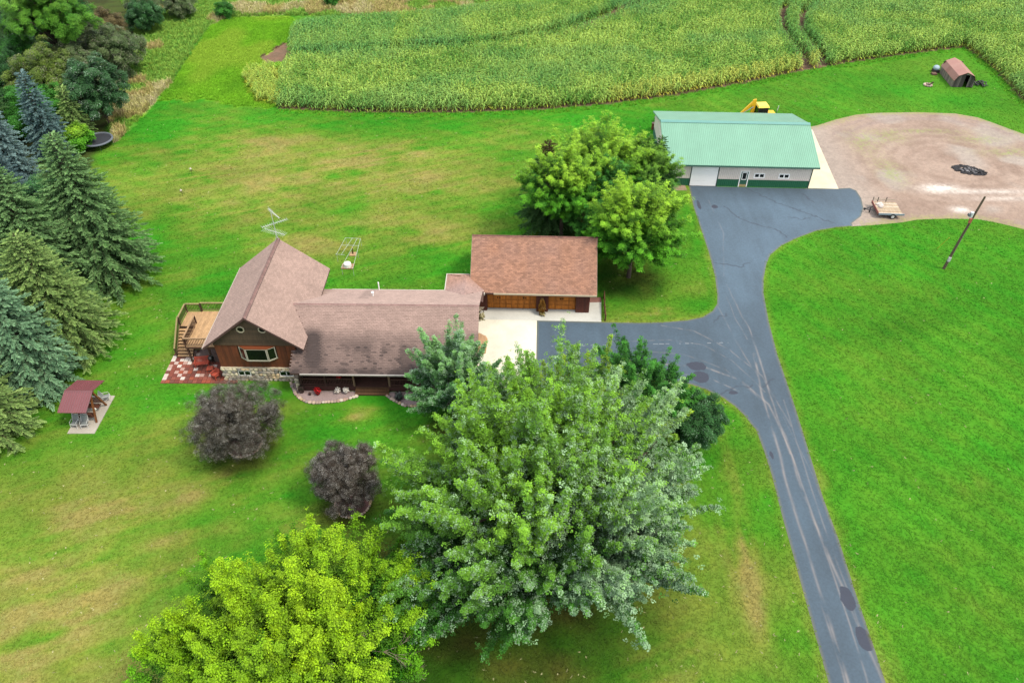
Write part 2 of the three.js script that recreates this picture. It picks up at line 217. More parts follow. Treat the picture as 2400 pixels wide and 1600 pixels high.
// ---------- the asphalt drive, the gravel yard, the slabs ----------
{
  const box = [1.5, 43, -83, -12], A = C(88, 113, 134, 0.35), P = C(66, 76, 98, 0.34), pale = C(180, 172, 170, 0.4), crack = C(64, 76, 96, 0.36);
  const arcs = [ // worn tyre lines: points, half width, strength
    [[[22.3,-62.5],[22.6,-58.5],[23,-55.5],[22.9,-50],[22.7,-45],[22.6,-40]],0.14,0.75],[[[24.2,-12],[22.9,-30],[22.6,-36],[22.75,-42],[22.3,-45.5],[20.5,-48.5],[17.5,-50.2],[13.5,-50.6]],0.17,0.75],[[[21.3,-12],[21.2,-24],[21.45,-32],[21.6,-38],[21.9,-43],[22,-46.5],[22.6,-52]],0.17,0.85],[[[20.85,-12],[21.05,-24],[21.1,-27]],0.11,0.8],[[[22.1,-12],[22.6,-24],[22.75,-31],[22.8,-38],[22.5,-44]],0.11,0.7],[[[23.3,-24],[23.3,-32],[23.6,-42],[23.8,-46]],0.1,0.45],[[[23.6,-43],[22.6,-49],[20.5,-52.5],[17.5,-55.2],[14.5,-56]],0.13,0.5],[[[22.4,-47],[20.4,-51],[18,-53.2],[15,-53.9],[9,-53.6]],0.11,0.38],[[[21.8,-46],[19.5,-49.8],[16,-51.9],[10,-52.6]],0.11,0.3],[[[20.3,-61],[20.9,-57],[21.4,-53.5],[22.2,-49]],0.12,0.4],[[[21.8,-60.5],[22,-57],[22.4,-54]],0.1,0.35],[[[14.5,-49.4],[17.5,-48.9],[20,-47.1]],0.12,0.55],[[[23.6,-79],[23.9,-72],[22.2,-64]],0.12,0.25],[[[23.2,-44],[23.9,-38],[24,-33]],0.08,0.3],[[[5,-55.8],[5.4,-51],[7,-48]],0.06,0.3]];
  const cracks = [[[28.6,-82],[31.5,-78.5],[34.5,-76.2],[37,-74]],[[25.2,-77.6],[26,-75.4],[27.8,-73.8],[30,-72.8],[31,-71]],[[35.2,-80.5],[36,-78.6]],[[21.5,-66.3],[23,-66],[24.3,-65.6],[25.4,-66.4]],[[18.4,-46.7],[19.8,-47.6],[21.4,-47.8]],[[32,-75.4],[33.6,-74.8],[34.5,-75.2]],[[21.2,-57.8],[20.4,-57.2],[19.6,-56.6]],[[22.2,-47.6],[23.6,-48.6]]];
  const pads = [[16.9,-50.3,0.85,0.62],[17,-48.9,0.7,0.75],[23.1,-27.2,0.46,0.95],[23.25,-24.3,0.46,0.95],[19.5,-46.9,0.4,0.2],[21.1,-39.8,0.14,0.45],[22.2,-78,0.2,1.0],[24,-77.6,0.35,0.4]];
  const t = paintTex(1024, 2048, box, (x, z) => {
    const m = fbm(x / 2.6, z / 3.4, 4, 3), f = fbm(x * 9, z * 9, 2, 13), st = fbm(x * 1.6, z / 5, 3, 23), n0 = fbm(x / 3, z / 4, 2, 29);
    let c = mul3(A, 0.72 + m * 0.4 + (f - 0.5) * 0.28 + (st - 0.5) * 0.22);
    c = mul3(c, 1 + 0.4 * sst(-50, -68, z) * sst(-82, -76, z));
    for (const [L, w, s] of arcs) { const D = lineD(L, x + (n0 - 0.5) * 0.3, z, w * 2); if (D < w * 2) c = mix3(c, pale, s * Math.exp(-((D / (w * 0.62)) ** 2)) * cl(0.45 + (fbm(x * 2.4, z * 0.6, 3, 33) - 0.45) * 2.4) * 0.68); }
    for (const L of cracks) { if (lineD(L, x, z, 0.5) >= 0.5) continue; const D = lineD(L, x + (fbm(x * 2, z * 2, 2, 63) - 0.5) * 0.5, z + (fbm(x * 2 + 5, z * 2, 2, 73) - 0.5) * 0.5); if (D < 0.13) c = mix3(c, crack, 0.75 * (1 - D / 0.13)); }
    for (const [a, b, rx, rz] of pads) { const q = ((x - a) / rx) ** 2 + ((z - b) / rz) ** 2 + (fbm(x * 2, z * 2, 2, 83) - 0.5) * 1.1; if (q < 1) c = mul3(P, 0.9 + 0.2 * f); }
    if (Math.abs(z + 52.9 + 0.03 * x) < 0.06 && x < 20.5 && fbm(x * 3.2, 3, 2, 93) > 0.6) c = mix3(c, C(190, 198, 206, 0.4), 0.4);
    const e = lineD(DRIVE, x, z, 0.3); if (e < 0.25) c = mix3(c, C(120, 118, 92), (1 - e / 0.25) * 0.6);
    return c;
  });
  struct('driveway', sheet(DRIVE, 0.012, null, W1, box), new THREE.MeshStandardMaterial({ map: t, roughness: 0.82 }));
}
{
  const box = [36, 96, -104, -65], g = [C(198, 174, 158, 0.38), C(172, 146, 130, 0.37), C(200, 192, 184, 0.38), C(160, 172, 104, 0.4), C(250, 246, 240, 0.5)];
  const green = [[51,-95.2,2.4,1.6],[63.1,-94.6,3,1.2],[65.7,-91,4,1.2],[47,-94,1.8,3.4],[56,-97,6,0.7],[48,-86,1.6,3]];
  const t = paintTex(1024, 768, box, (x, z) => {
    const R = Math.hypot((x - 57) * 0.9, (z + 88) * 1.15), n = fbm(x / 3, z / 3, 4, 7), f = fbm(x * 3, z * 3, 3, 17), w = fbm(x / 6, z / 6, 3, 27);
    let c = mix3(g[0], g[1], cl(0.5 + 0.2 * Math.sin(R * 3.4 + n * 6) * sst(3, 6, R) * sst(15, 9, R) + (n - 0.5) * 1.5));
    c = mix3(c, g[2], sst(0.5, 0.68, w) * 0.6 + (x < 47 ? 0.5 * sst(47, 41, x) : 0));
    for (const [a, b, rx, rz] of green) c = mix3(c, g[3], cl(0.7 * Math.exp(-(((x - a) / rx) ** 2) - ((z - b) / rz) ** 2) * (f * 2.4 - 0.7)));
    for (const [a, b, rx, rz, s] of [[52.4,-81.8,2.2,0.9,0.65],[58,-81,6,0.6,0.35],[52.8,-76.9,1.0,0.7,0.6],[60,-79.4,5,0.6,0.25]]) c = mix3(c, g[4], cl(s * Math.exp(-(((x - a) / rx) ** 2) - ((z - b) / rz) ** 2) * (0.6 + f)));
    const e = lineD(GRAVEL, x, z, 1.7); if (e < 1.6 && x > 40) c = mix3(c, mix3(g[3], C(160, 140, 96), 0.4), cl((1.6 - e) / 1.6 + (f - 0.7) * 1.2));
    const rim = Math.hypot((x - 57) / 15.6, (z + 88) / 13.8); if (z < -96) c = mix3(c, C(150, 132, 128, 0.5), 0.5 * Math.exp(-(((rim - 0.93) / 0.035) ** 2)) + 0.4 * Math.exp(-(((rim - 1.02) / 0.02) ** 2)));
    return mul3(c, 0.72 + f * 0.34 + 0.24 * vn(x * 9, z * 9, 5));
  });
  struct('gravel_yard', sheet(GRAVEL, 0.006, null, W1, box), new THREE.MeshStandardMaterial({ map: t, roughness: 0.95 }));
}
const slab = (name, poly, y, c, m = M.conc) => { const b = new MB(); const r = (h) => poly.map(([x, z]) => [x, h, z]); b.hex(r(-0.05), r(y), c); return struct(name, b, m); };
slab('garage_apron', [[-4.5,-56.95],[8.72,-56.52],[9,-59.7],[7.5,-60.5],[-4.5,-60]], 0.045, C(222, 224, 218, 0.55));
slab('concrete_pad', [[-4.2,-47.4],[2.1,-47.4],[2.44,-56.76],[-4.2,-57]], 0.035, C(250, 246, 228, 0.56));
slab('shed_apron', [[36.05,-81.82],[39.95,-81.62],[41.4,-97.4],[37,-97.6]], 0.04, C(244, 238, 212, 0.5));
slab('shelter_slab', [[-37.15,-42.12],[-34.87,-42.12],[-34.87,-46.5],[-37.15,-46.5]], 0.06, C(214, 208, 196, 0.46));
slab('gravel_strip', [[16.9,-83],[18.5,-82.8],[18.9,-93],[16.6,-92]], 0.02, C(176, 164, 156, 0.5), M.soil);
slab('gravel_patch', [[19.6,-81.3],[21.4,-81.3],[21.3,-82.7],[19.2,-82.7]], 0.018, C(178, 156, 132, 0.5), M.soil);

// ---------- shared building pieces ----------
const K = { roof: C(176, 142, 136, 0.5), roofDark: C(72, 56, 56, 0.5), garageRoof: C(196, 144, 116, 0.48), fascia: C(112, 82, 76, 0.5), cedar: C(132, 68, 34, 0.52), cedarDark: C(70, 34, 24, 0.5), clap: C(110, 90, 64, 0.44), tan: C(216, 176, 128, 0.55), rail: C(150, 124, 84, 0.5), white: C(248, 250, 250, 0.8), cream: C(214, 206, 178, 0.58), door: C(222, 134, 36, 0.6), pillar: C(116, 50, 30, 0.44), green: C(36, 122, 84, 0.5) };
const vary = (c, r, k = 0.2) => mul3(c, 1 - k / 2 + r() * k);
function shingles(b, o, u, v, LU, LV, r, colour, keep = () => true) { // rows of tabs lapped up a slope: o at the eave, u along it, v up the slope
  const n = V(...u).cross(V(...v)).normalize(); if (n.y < 0) n.negate();
  const P = (s, t, h) => [o[0] + u[0] * s + v[0] * t + n.x * h, o[1] + u[1] * s + v[1] * t + n.y * h, o[2] + u[2] * s + v[2] * t + n.z * h];
  for (let t = 0, row = 0; t < LV - 0.02; t += 0.15, row++) {
    const t1 = Math.min(LV, t + 0.16);
    for (let s = (row % 2) * -0.16; s < LU; s += 0.32) {
      const a = Math.max(0, s + 0.006), e = Math.min(LU, s + 0.314); if (e - a < 0.05) continue;
      const mid = P((a + e) / 2, (t + t1) / 2, 0); if (!keep(mid, (a + e) / 2, t)) continue;
      const h0 = 0.026 + r() * 0.01, h1 = 0.008, k = colour(mid, (a + e) / 2, t);
      const A = P(a, t, h0), B = P(e, t, h0), Cc = P(e, t1, h1), D = P(a, t1, h1);
      b.quad(A, B, Cc, D, k); b.quad(P(a, t, 0), P(e, t, 0), B, A, mul3(k, 0.7));
    }
  }
}
function slabRoof(b, a, c, d, e, t, k) { // a roof deck t thick under four top corners
  const dn = (p) => [p[0], p[1] - t, p[2]]; b.hex([dn(a), dn(c), dn(d), dn(e)], [a, c, d, e], k);
}
function windowPart(parent, name, x0, x1, y0, y1, z, frame, lights = 1, w = 0.07, deep = 0.05) { // window (> frame, pane), facing +z
  const b = new MB(); b.col = frame;
  b.box(x0, y0, z, x1, y0 + w, z + deep).box(x0, y1 - w, z, x1, y1, z + deep).box(x0, y0 + w, z, x0 + w, y1 - w, z + deep).box(x1 - w, y0 + w, z, x1, y1 - w, z + deep);
  for (let i = 1; i < lights; i++) { const x = lerp(x0, x1, i / lights); b.box(x - w / 2, y0 + w, z, x + w / 2, y1 - w, z + deep); }
  const f = part(parent, name, b, M.paint), g = new MB(); g.col = W1; g.box(x0 + w, y0 + w, z - 0.02, x1 - w, y1 - w, z + 0.015); part(f, 'pane', g, M.glass); return f;
}
// ---------- the house ----------
{
  const H = thing('house', 'brown cedar house with a steep gable and a long shingled wing with a front porch', 'house', [-15, 0, -50], -0.9), r = rnd(5);
  const GX = -7.2, gh = (x) => 7.6 - 0.793 * Math.abs(x - GX), FZ = 1.6, RZ = -9.15, X0 = -10.7, X1 = -3.7, RID = -2.5, wy = (z) => (z > RID ? 5.5 - 0.463 * (z - RID) : 5.5 - 0.49 * (RID - z));
  // walls
  const w = new MB(); w.col = mul3(K.cedarDark, 0.7);
  w.box(X0, 0, RZ, X1, 4.2, FZ - 0.06);
  { const P = (z) => [[X0, 4.2, z], [X1, 4.2, z], [X1, 4.55, z], [GX, 7.3, z], [X0, 4.55, z]], a = P(FZ - 0.06), b = P(RZ); for (let i = 1; i < 4; i++) { w.tri(a[0], a[i], a[i + 1]); w.tri(b[0], b[i + 1], b[i]); } w.quad(a[1], b[1], b[2], a[2]).quad(a[4], b[4], b[0], a[0]); }
  w.box(X1, 0, -7.6, 11.4, 2.75, 0.6);
  { const P = (x) => [[x, 2.75, 0.6], [x, 2.75, -7.6], [x, 2.95, -7.6], [x, 5.3, RID], [x, 4.0, 0.6]], a = P(11.4); for (let i = 1; i < 4; i++) w.tri(a[0], a[i], a[i + 1]); }
  w.box(8.6, 0, -10.7, 11.4, 2.6, -7.6);
  part(H, 'wall', w, M.wood);
  // vertical cedar boards on the gable front and its left side, one by one
  for (let x = X0, i = 0; x < X1 - 0.05; x += 0.28, i++) {
    const b = new MB(), e = Math.min(x + 0.272, X1), z1 = FZ - 0.03 + (i % 2) * 0.018, k = vary(K.cedar, r, 0.5), inWin = e > -8.6 && x < -5.5;
    if (inWin) { const b2 = new MB(); b2.box(x, 4.04, FZ - 0.06, e, 4.2, z1, k); part(H, 'siding_board', b2, M.wood); b.box(x, 1.56, FZ - 0.06, e, 2.76, z1, k); } else b.box(x, 1.56, FZ - 0.06, e, 4.2, z1, k);
    part(H, 'siding_board', b, M.wood);
  }
  for (let z = RZ; z < FZ - 0.1; z += 0.28) { const b = new MB(); b.box(X0 - 0.03, 1.56, z, X0 + 0.01, 4.4, Math.min(z + 0.272, FZ - 0.06), vary(K.cedar, r, 0.45)); part(H, 'siding_board', b, M.wood); }
  { const b = new MB(); b.box(X0 - 0.05, 4.2, FZ - 0.05, X1 + 0.05, 4.3, FZ + 0.05, K.clap); part(H, 'band_board', b, M.wood); }
  for (let y = 4.3; y < 7.2; y += 0.27) { // grey-brown clapboards up the gable
    const hw = (7.5 - y) / 0.793 - 0.12, hw1 = Math.max(0.05, hw - 0.33), b = new MB(), k = vary(K.clap, r, 0.35), t = Math.min(y + 0.275, 7.4);
    b.hex([[GX - Math.min(hw, 3.5), y, FZ + 0.03], [GX + Math.min(hw, 3.5), y, FZ + 0.03], [GX + Math.min(hw, 3.5), y, FZ - 0.06], [GX - Math.min(hw, 3.5), y, FZ - 0.06]], [[GX - Math.min(hw1, 3.5), t, FZ - 0.02], [GX + Math.min(hw1, 3.5), t, FZ - 0.02], [GX + Math.min(hw1, 3.5), t, FZ - 0.06], [GX - Math.min(hw1, 3.5), t, FZ - 0.06]], k);
    part(H, 'clapboard', b, M.wood);
  }
  // fieldstone foundation
  const fb = new MB(); fb.col = C(150, 140, 124, 0.6); fb.box(X0 - 0.02, -0.2, FZ - 0.05, -3.6, 1.54, FZ + 0.06).box(-4.0, -0.2, FZ + 0.06, -3.62, 1.5, 2.85); fb.box(X0 - 0.06, 1.5, FZ - 0.04, -3.6, 1.57, FZ + 0.12, K.cream);
  const found = part(H, 'stone_foundation', fb, M.stone), tones = [C(206, 196, 176, 0.7), C(180, 172, 160, 0.7), C(226, 216, 186, 0.7), C(170, 154, 136, 0.7), C(198, 186, 170, 0.7), C(150, 146, 142, 0.7), C(216, 192, 156, 0.7)];
  const sg = [0, 1, 2, 3, 4, 5, 6].map((k) => { const g = new THREE.IcosahedronGeometry(1, 1), p = g.attributes.position; for (let i = 0; i < p.count; i++) { const q = 0.82 + 0.3 * h2(Math.round(p.getX(i) * 50), Math.round(p.getY(i) * 50 + p.getZ(i) * 77), k); p.setXYZ(i, p.getX(i) * q, p.getY(i) * q, p.getZ(i) * q); } const b = new MB(); b.geo(g, null, tones[k]); return b.build(); });
  const stone = (x, y, z, a, c) => { const m = part(found, 'stone', sg[Math.floor(r() * 7)], M.stone); m.position.set(x, y, z); m.rotation.set(0, 0, r() * 6.28); m.scale.set(a, c, 0.13); };
  for (let row = 0; row < 5; row++) for (let x = X0 + 0.1 + (row % 2) * 0.16; x < -3.7; x += 0.3 + r() * 0.12) {
    const y = 0.14 + row * 0.3 + (r() - 0.5) * 0.05; if (y > 0.55 && y < 1.3 && ((x > -9.45 && x < -8.05) || x > -5.75)) continue; stone(x, y, FZ + 0.07, 0.2 + r() * 0.05, 0.165 + r() * 0.04);
  }
  for (let row = 0; row < 5; row++) for (let k = 0; k < 3; k++) stone(-3.82 + (r() - 0.5) * 0.1, 0.14 + row * 0.29, FZ + 0.45 + k * 0.38, 0.2, 0.17);
  // windows
  windowPart(H, 'basement_window', -9.3, -8.2, 0.62, 1.2, FZ + 0.08, K.white, 2, 0.05); windowPart(H, 'basement_window', -5.62, -4.4, 0.62, 1.22, FZ + 0.08, K.white, 2, 0.05);
  { const b = new MB(); b.box(-5.7, 0.52, FZ + 0.06, -4.3, 0.6, FZ + 0.24, K.cream); part(H, 'window_sill', b, M.conc); }
  { // the bay window: a wide middle light and two slanted sides under a small top board
    const f = new MB(), g = new MB(); f.col = C(206, 204, 186, 0.55); const y0 = 2.76, y1 = 4.06, z0 = FZ, z1 = FZ + 0.4, P = [[-8.6, z0], [-7.95, z1], [-6.1, z1], [-5.45, z0]];
    const ring = (y, o = 0) => P.map(([x, z], i) => [x + (i < 2 ? -o : o), y, z + (i === 1 || i === 2 ? o : 0)]);
    f.hex(ring(y0 - 0.07, 0.04), ring(y0, 0.04)); f.hex(ring(y1, 0.03), ring(y1 + 0.06, 0.03), mul3(K.cedar, 1.0));
    for (let i = 0; i < 3; i++) { const [a, c] = [P[i], P[i + 1]]; f.bar([a[0], y0 + 0.03, a[1]], [c[0], y0 + 0.03, c[1]], 0.06, 0.06); f.bar([a[0], y1 - 0.03, a[1]], [c[0], y1 - 0.03, c[1]], 0.06, 0.06); g.col = W1; g.bar([a[0], (y0 + y1) / 2, a[1]], [c[0], (y0 + y1) / 2, c[1]], 0.02, y1 - y0 - 0.06); const L = Math.hypot(c[0] - a[0], c[1] - a[1]), ux = (c[0] - a[0]) / L, uz = (c[1] - a[1]) / L; for (const s of [0.05, L - 0.05]) { const x = a[0] + ux * s, z = a[1] + uz * s; f.bar([x, y0, z], [x, y1, z], 0.075, 0.075); } }
    const bay = part(H, 'bay_window', f, M.paint); part(bay, 'pane', g, M.glass);
  }
  for (const cx of [-7.95, -6.1]) { // two octagonal windows under the ridge
    const f = new MB(), g = new MB(); f.col = K.cream; g.col = W1; const oct = (R, z) => [...Array(8)].map((_, i) => [cx + R * Math.cos((i + 0.5) * 0.7854), 6.0 + R * Math.sin((i + 0.5) * 0.7854), z]);
    const A = oct(0.36, FZ + 0.08), B = oct(0.27, FZ + 0.08), A0 = oct(0.36, FZ - 0.02), B0 = oct(0.27, FZ), D = oct(0.28, FZ + 0.035);
    for (let i = 0; i < 8; i++) { const j = (i + 1) % 8; f.quad(A[i], A[j], B[j], B[i]).quad(A0[i], A0[j], A[j], A[i]).quad(B[i], B[j], B0[j], B0[i]); if (i > 0 && i < 7) g.tri(D[0], D[i], D[i + 1]); }
    const wn = part(H, 'octagonal_window', f, M.paint); part(wn, 'pane', g, M.glass);
  }
  // roofs
  const deck = (nm, fn) => { const b = new MB(); b.col = K.fascia; fn(b); return part(H, nm, b, M.wood); };
  const gf = 2.05, gr = -9.6, ex = 4.36;
  const groof = deck('gable_roof', (b) => { slabRoof(b, [GX - ex, 7.6 - 0.793 * ex, gf], [GX, 7.6, gf], [GX, 7.6, gr], [GX - ex, 7.6 - 0.793 * ex, gr], 0.2); slabRoof(b, [GX, 7.6, gf], [GX + ex, 7.6 - 0.793 * ex, gf], [GX + ex, 7.6 - 0.793 * ex, gr], [GX, 7.6, gr], 0.2); });
  const mott = (p, s) => 0.9 + 0.2 * fbm(p[0] * 0.5 + 40, p[2] * 0.5, 3, s);
  { const b = new MB(), L = Math.hypot(ex, ex * 0.793), cs = 1 / Math.hypot(1, 0.793), sn = 0.793 * cs, col = (p) => { const k = mott(p, 61) * (0.9 + r() * 0.2); return mul3(C(200, 171, 160, 0.44), k); };
    shingles(b, [GX - ex, 7.6 - 0.793 * ex, gf], [0, 0, -1], [cs, sn, 0], gf - gr, L, r, col); shingles(b, [GX + ex, 7.6 - 0.793 * ex, gr], [0, 0, 1], [-cs, sn, 0], gf - gr, L, r, col);
    tag(part(groof, 'shingles', b, M.shingle), null, null, null, 'stuff');
    const c = new MB(); for (let z = gf; z > gr + 0.1; z -= 0.28) { const k = vary(C(150, 118, 114, 0.5), r, 0.3); c.hex([[GX - 0.17, 7.5, z], [GX + 0.17, 7.5, z], [GX + 0.17, 7.5, z - 0.3], [GX - 0.17, 7.5, z - 0.3]], [[GX - 0.02, 7.665, z], [GX + 0.02, 7.665, z], [GX + 0.02, 7.645, z - 0.3], [GX - 0.02, 7.645, z - 0.3]], k); } c.box(GX + 0.175, 7.475, gr, GX + 0.2, 7.5, gf, C(60, 46, 46)); tag(part(groof, 'ridge_cap', c, M.shingle), null, null, null, 'stuff');
    const d = new MB(); d.box(GX - ex - 0.05, 7.6 - 0.793 * ex - 0.1, gr, GX - ex, 7.6 - 0.793 * ex + 0.03, gf, C(206, 196, 184, 0.55)); part(groof, 'gutter', d, M.paint); }
  const E0 = 3.5, E1 = -8.15, WX0 = -5.2, WX1 = 12.05;
  const wroof = deck('wing_roof', (b) => {
    slabRoof(b, [WX0, wy(1.45), 1.45], [WX1, wy(1.45), 1.45], [WX1, 5.5, RID], [WX0, 5.5, RID], 0.18); slabRoof(b, [-3.95, wy(E0), E0], [WX1, wy(E0), E0], [WX1, wy(1.45), 1.45], [-3.95, wy(1.45), 1.45], 0.18);
    slabRoof(b, [WX0, 5.5, RID], [WX1, 5.5, RID], [WX1, wy(E1), E1], [WX0, wy(E1), E1], 0.18);
  });
  { const b = new MB(), cs = 1 / Math.hypot(1, 0.463), L = (E0 - RID) / cs, cs2 = 1 / Math.hypot(1, 0.49), L2 = (RID - E1) / cs2;
    const keep = (p) => { const dx = Math.abs(p[0] - GX); if (p[2] > 1.5) return p[0] > -3.97; if (p[1] < gh(p[0]) && dx < 3.5) return false; return !(dx < ex && p[1] < gh(p[0]) + 0.02 && p[1] > gh(p[0]) - 0.22 && p[2] > gr && p[2] < gf); };
    const col = (p) => {
      const q = p[0] + 3.95, s = p[2]; let k = mott(p, 71) * (0.9 + r() * 0.2), m = 0.42 * sst(-0.6, 0.6, s) + 0.12 * sst(0.4, 3, s); // algae stains spread down the lower half and below the gable eave
      m += 0.75 * Math.exp(-(((q - 1.6 - (s - 0.5) * 0.12) / 0.75) ** 2)) * sst(-1, 0.4, s) * sst(3.6, 2.2, s) + 0.3 * sst(0.55, 0.72, fbm(p[0] * 0.9, p[2] * 0.35, 3, 81)) * sst(0.2, 1.4, s) + 0.55 * sst(2.7, 3.4, s) * fbm(p[0] * 1.5, 3, 2, 91);
      m += r() < 0.1 * sst(0.6, 2, s) ? 0.28 : 0; return mul3(mix3(C(196, 167, 157, 0.43), C(70, 58, 58, 0.4), cl(m, 0, 0.92)), k);
    };
    shingles(b, [WX0, wy(E0), E0], [1, 0, 0], [0, 0.463 * cs, -cs], WX1 - WX0, L, r, col, keep);
    shingles(b, [WX1, wy(E1), E1], [-1, 0, 0], [0, 0.49 * cs2, cs2], WX1 - WX0, L2, r, (p) => mul3(C(206, 178, 168, 0.45), mott(p, 73) * (0.9 + r() * 0.2) * (Math.abs(p[0] - 1.2) < 0.5 && p[2] < -4.5 ? 0.78 : 1)), keep);
    tag(part(wroof, 'shingles', b, M.shingle), null, null, null, 'stuff');
    const c = new MB(); for (let x = -4.5; x < WX1 - 0.1; x += 0.28) c.hex([[x, 5.42, RID + 0.17], [x + 0.3, 5.42, RID + 0.17], [x + 0.3, 5.42, RID - 0.17], [x, 5.42, RID - 0.17]], [[x, 5.565, RID + 0.02], [x + 0.3, 5.545, RID + 0.02], [x + 0.3, 5.545, RID - 0.02], [x, 5.565, RID - 0.02]], vary(C(168, 134, 130, 0.5), r, 0.3)); c.box(-4.5, 5.4, RID + 0.175, WX1, 5.43, RID + 0.2, C(70, 54, 54)); tag(part(wroof, 'ridge_cap', c, M.shingle), null, null, null, 'stuff');
    const g = new MB(); g.box(-3.1, wy(E0) - 0.15, E0 + 0.005, WX1, wy(E0) - 0.01, E0 + 0.11, C(196, 190, 186, 0.55)); part(wroof, 'gutter', g, M.paint);
    const d = new MB(); d.box(-2.6, wy(E1) - 0.16, E1 - 0.1, WX1 - 3.6, wy(E1) - 0.0, E1 - 0.005, C(214, 208, 200, 0.55)); part(wroof, 'rear_gutter', d, M.paint);
    const v = new MB(); v.col = K.white; v.cyl(1.95, 3.55, 4.35, -5.65, 0.07, 10).cyl(1.95, 4.35, 4.42, -5.65, 0.13, 10); part(H, 'roof_vent', v, M.paint);
    const v2 = new MB(); v2.col = K.white; v2.cyl(2.05, 2.7, 3.75, -8.0, 0.06, 8); part(H, 'vent_pipe', v2, M.paint); }
  { // low link roof to the garage: a small hipped gable
    const xl = 8.42, xr = 12.15, xm = 10.4, e = 2.74, h = 3.62, zb = -10.75, zf = -6.4, zh = -9.3;
    const rf = deck('link_roof', (b) => { b.hex([[xl, e - 0.16, -7.9], [xr, e - 0.16, -7.9], [xr, e - 0.16, zb], [xl, e - 0.16, zb]], [[xl, e, -7.9], [xr, e, -7.9], [xr, e, zb], [xl, e, zb]]); });
    const b = new MB(), sl = Math.hypot(xm - xl, h - e), ul = [(xm - xl) / sl, (h - e) / sl, 0], sr = Math.hypot(xr - xm, h - e), ur = [-(xr - xm) / sr, (h - e) / sr, 0], sb = Math.hypot(zb - zh, h - e), ub = [0, (h - e) / sb, (zh - zb) / sb];
    const c = (p) => mul3(mix3(C(204, 160, 142, 0.45), C(200, 168, 160, 0.45), sst(-9.5, -7.5, p[2])), mott(p, 83) * (0.88 + r() * 0.24)), hip = (x) => zb + (zh - zb) * ((x < xm ? x - xl : xr - x) / (x < xm ? xm - xl : xr - xm)), rear = (p) => p[2] > -8.2 && p[1] < wy(p[2]) - 0.02;
    shingles(b, [xl, e, zb], [0, 0, 1], ul, zf - zb, sl, r, c, (p) => p[2] > hip(p[0]) && !rear(p)); shingles(b, [xr, e, zf], [0, 0, -1], ur, zf - zb, sr, r, c, (p) => p[2] > hip(p[0]) && !rear(p)); shingles(b, [xl, e, zb], [1, 0, 0], ub, xr - xl, sb, r, c, (p) => p[2] <= hip(p[0]) + 0.05);
    const u = new MB(); u.col = K.fascia; u.quad([xl, e, zf], [xm, h, zf], [xm, h, zh], [xl, e, zb]).quad([xm, h, zf], [xr, e, zf], [xr, e, zb], [xm, h, zh]).tri([xl, e, zb], [xm, h, zh], [xr, e, zb]); part(rf, 'underlay', u, M.wood);
    tag(part(rf, 'shingles', b, M.shingle), null, null, null, 'stuff');
    const g = new MB(); g.col = C(212, 206, 196, 0.55); g.box(xl - 0.1, e - 0.14, zb, xl - 0.005, e + 0.02, -8.2).box(xl - 0.1, e - 0.14, zb - 0.1, 10.6, e + 0.02, zb - 0.005).box(xr + 0.02, e - 0.1, -7.75, xr + 0.12, e + 0.12, -7.55); part(rf, 'gutter', g, M.paint);
  }
  // the porch
  const Pz = 2.9, p = new MB(); p.col = C(96, 58, 44, 0.42); p.box(-3.55, 0.5, 0.6, 11.6, 0.58, Pz); const fl = part(H, 'porch_floor', p, M.wood);
  { const s = new MB(); for (let y = 0; y < 3; y++) { s.box(-3.5, 0.02 + y * 0.165, Pz - 0.06, 1.28, 0.175 + y * 0.165, Pz - 0.02, vary(C(88, 42, 34, 0.42), r)); s.box(4.22, 0.02 + y * 0.165, Pz - 0.06, 11.5, 0.175 + y * 0.165, Pz - 0.02, vary(C(88, 42, 34, 0.42), r)); } part(fl, 'skirting', s, M.wood); }
  for (let i = 0; i < 3; i++) { const s = new MB(), k = vary(C(120, 84, 48, 0.45), r, 0.3), z = Pz + 0.28 * (2 - i); s.box(1.3, 0.02, z - 0.28, 4.2, 0.135 + i * 0.15, z - 0.02, mul3(k, 0.6)); s.box(1.26, 0.135 + i * 0.15, z - 0.3, 4.24, 0.18 + i * 0.15, z, k); part(H, 'porch_step', s, M.wood); }
  for (const x of [-3.45, -1.3, 1.2, 4.3, 7.0, 9.4, 11.4]) { const s = new MB(); s.box(x - 0.08, 0.58, Pz - 0.2, x + 0.08, 2.58, Pz - 0.04, x === 1.2 || x === 4.3 ? C(150, 120, 96, 0.5) : C(76, 44, 36, 0.45)); part(H, 'porch_post', s, M.wood); }
  { const s = new MB(); s.box(-3.6, 2.5, Pz - 0.22, 11.5, 2.7, Pz - 0.02, C(80, 50, 42, 0.42)); part(H, 'porch_beam', s, M.wood); }
  for (const [a, c] of [[-3.37, -1.38], [-1.22, 1.12], [4.38, 6.92], [7.08, 9.32], [9.48, 11.32]]) {
    const s = new MB(), k = C(104, 66, 56, 0.45); s.box(a, 1.38, Pz - 0.17, c, 1.46, Pz - 0.05, k).box(a, 0.7, Pz - 0.15, c, 0.77, Pz - 0.07, k); const rl = part(H, 'porch_railing', s, M.wood);
    const t = new MB(); for (let x = a + 0.08; x < c - 0.04; x += 0.14) t.box(x, 0.77, Pz - 0.13, x + 0.045, 1.38, Pz - 0.09, vary(C(92, 52, 44, 0.45), r)); tag(part(rl, 'balusters', t, M.wood), null, null, null, 'stuff');
  }
  { const d = new MB(); d.box(2.3, 0.58, 0.6, 3.25, 2.6, 0.66, C(120, 70, 40)); const dd = part(H, 'front_door', d, M.wood), hd = new MB(); hd.box(3.12, 1.5, 0.66, 3.17, 1.65, 0.7, C(200, 180, 120)); part(dd, 'handle', hd, M.steel); }
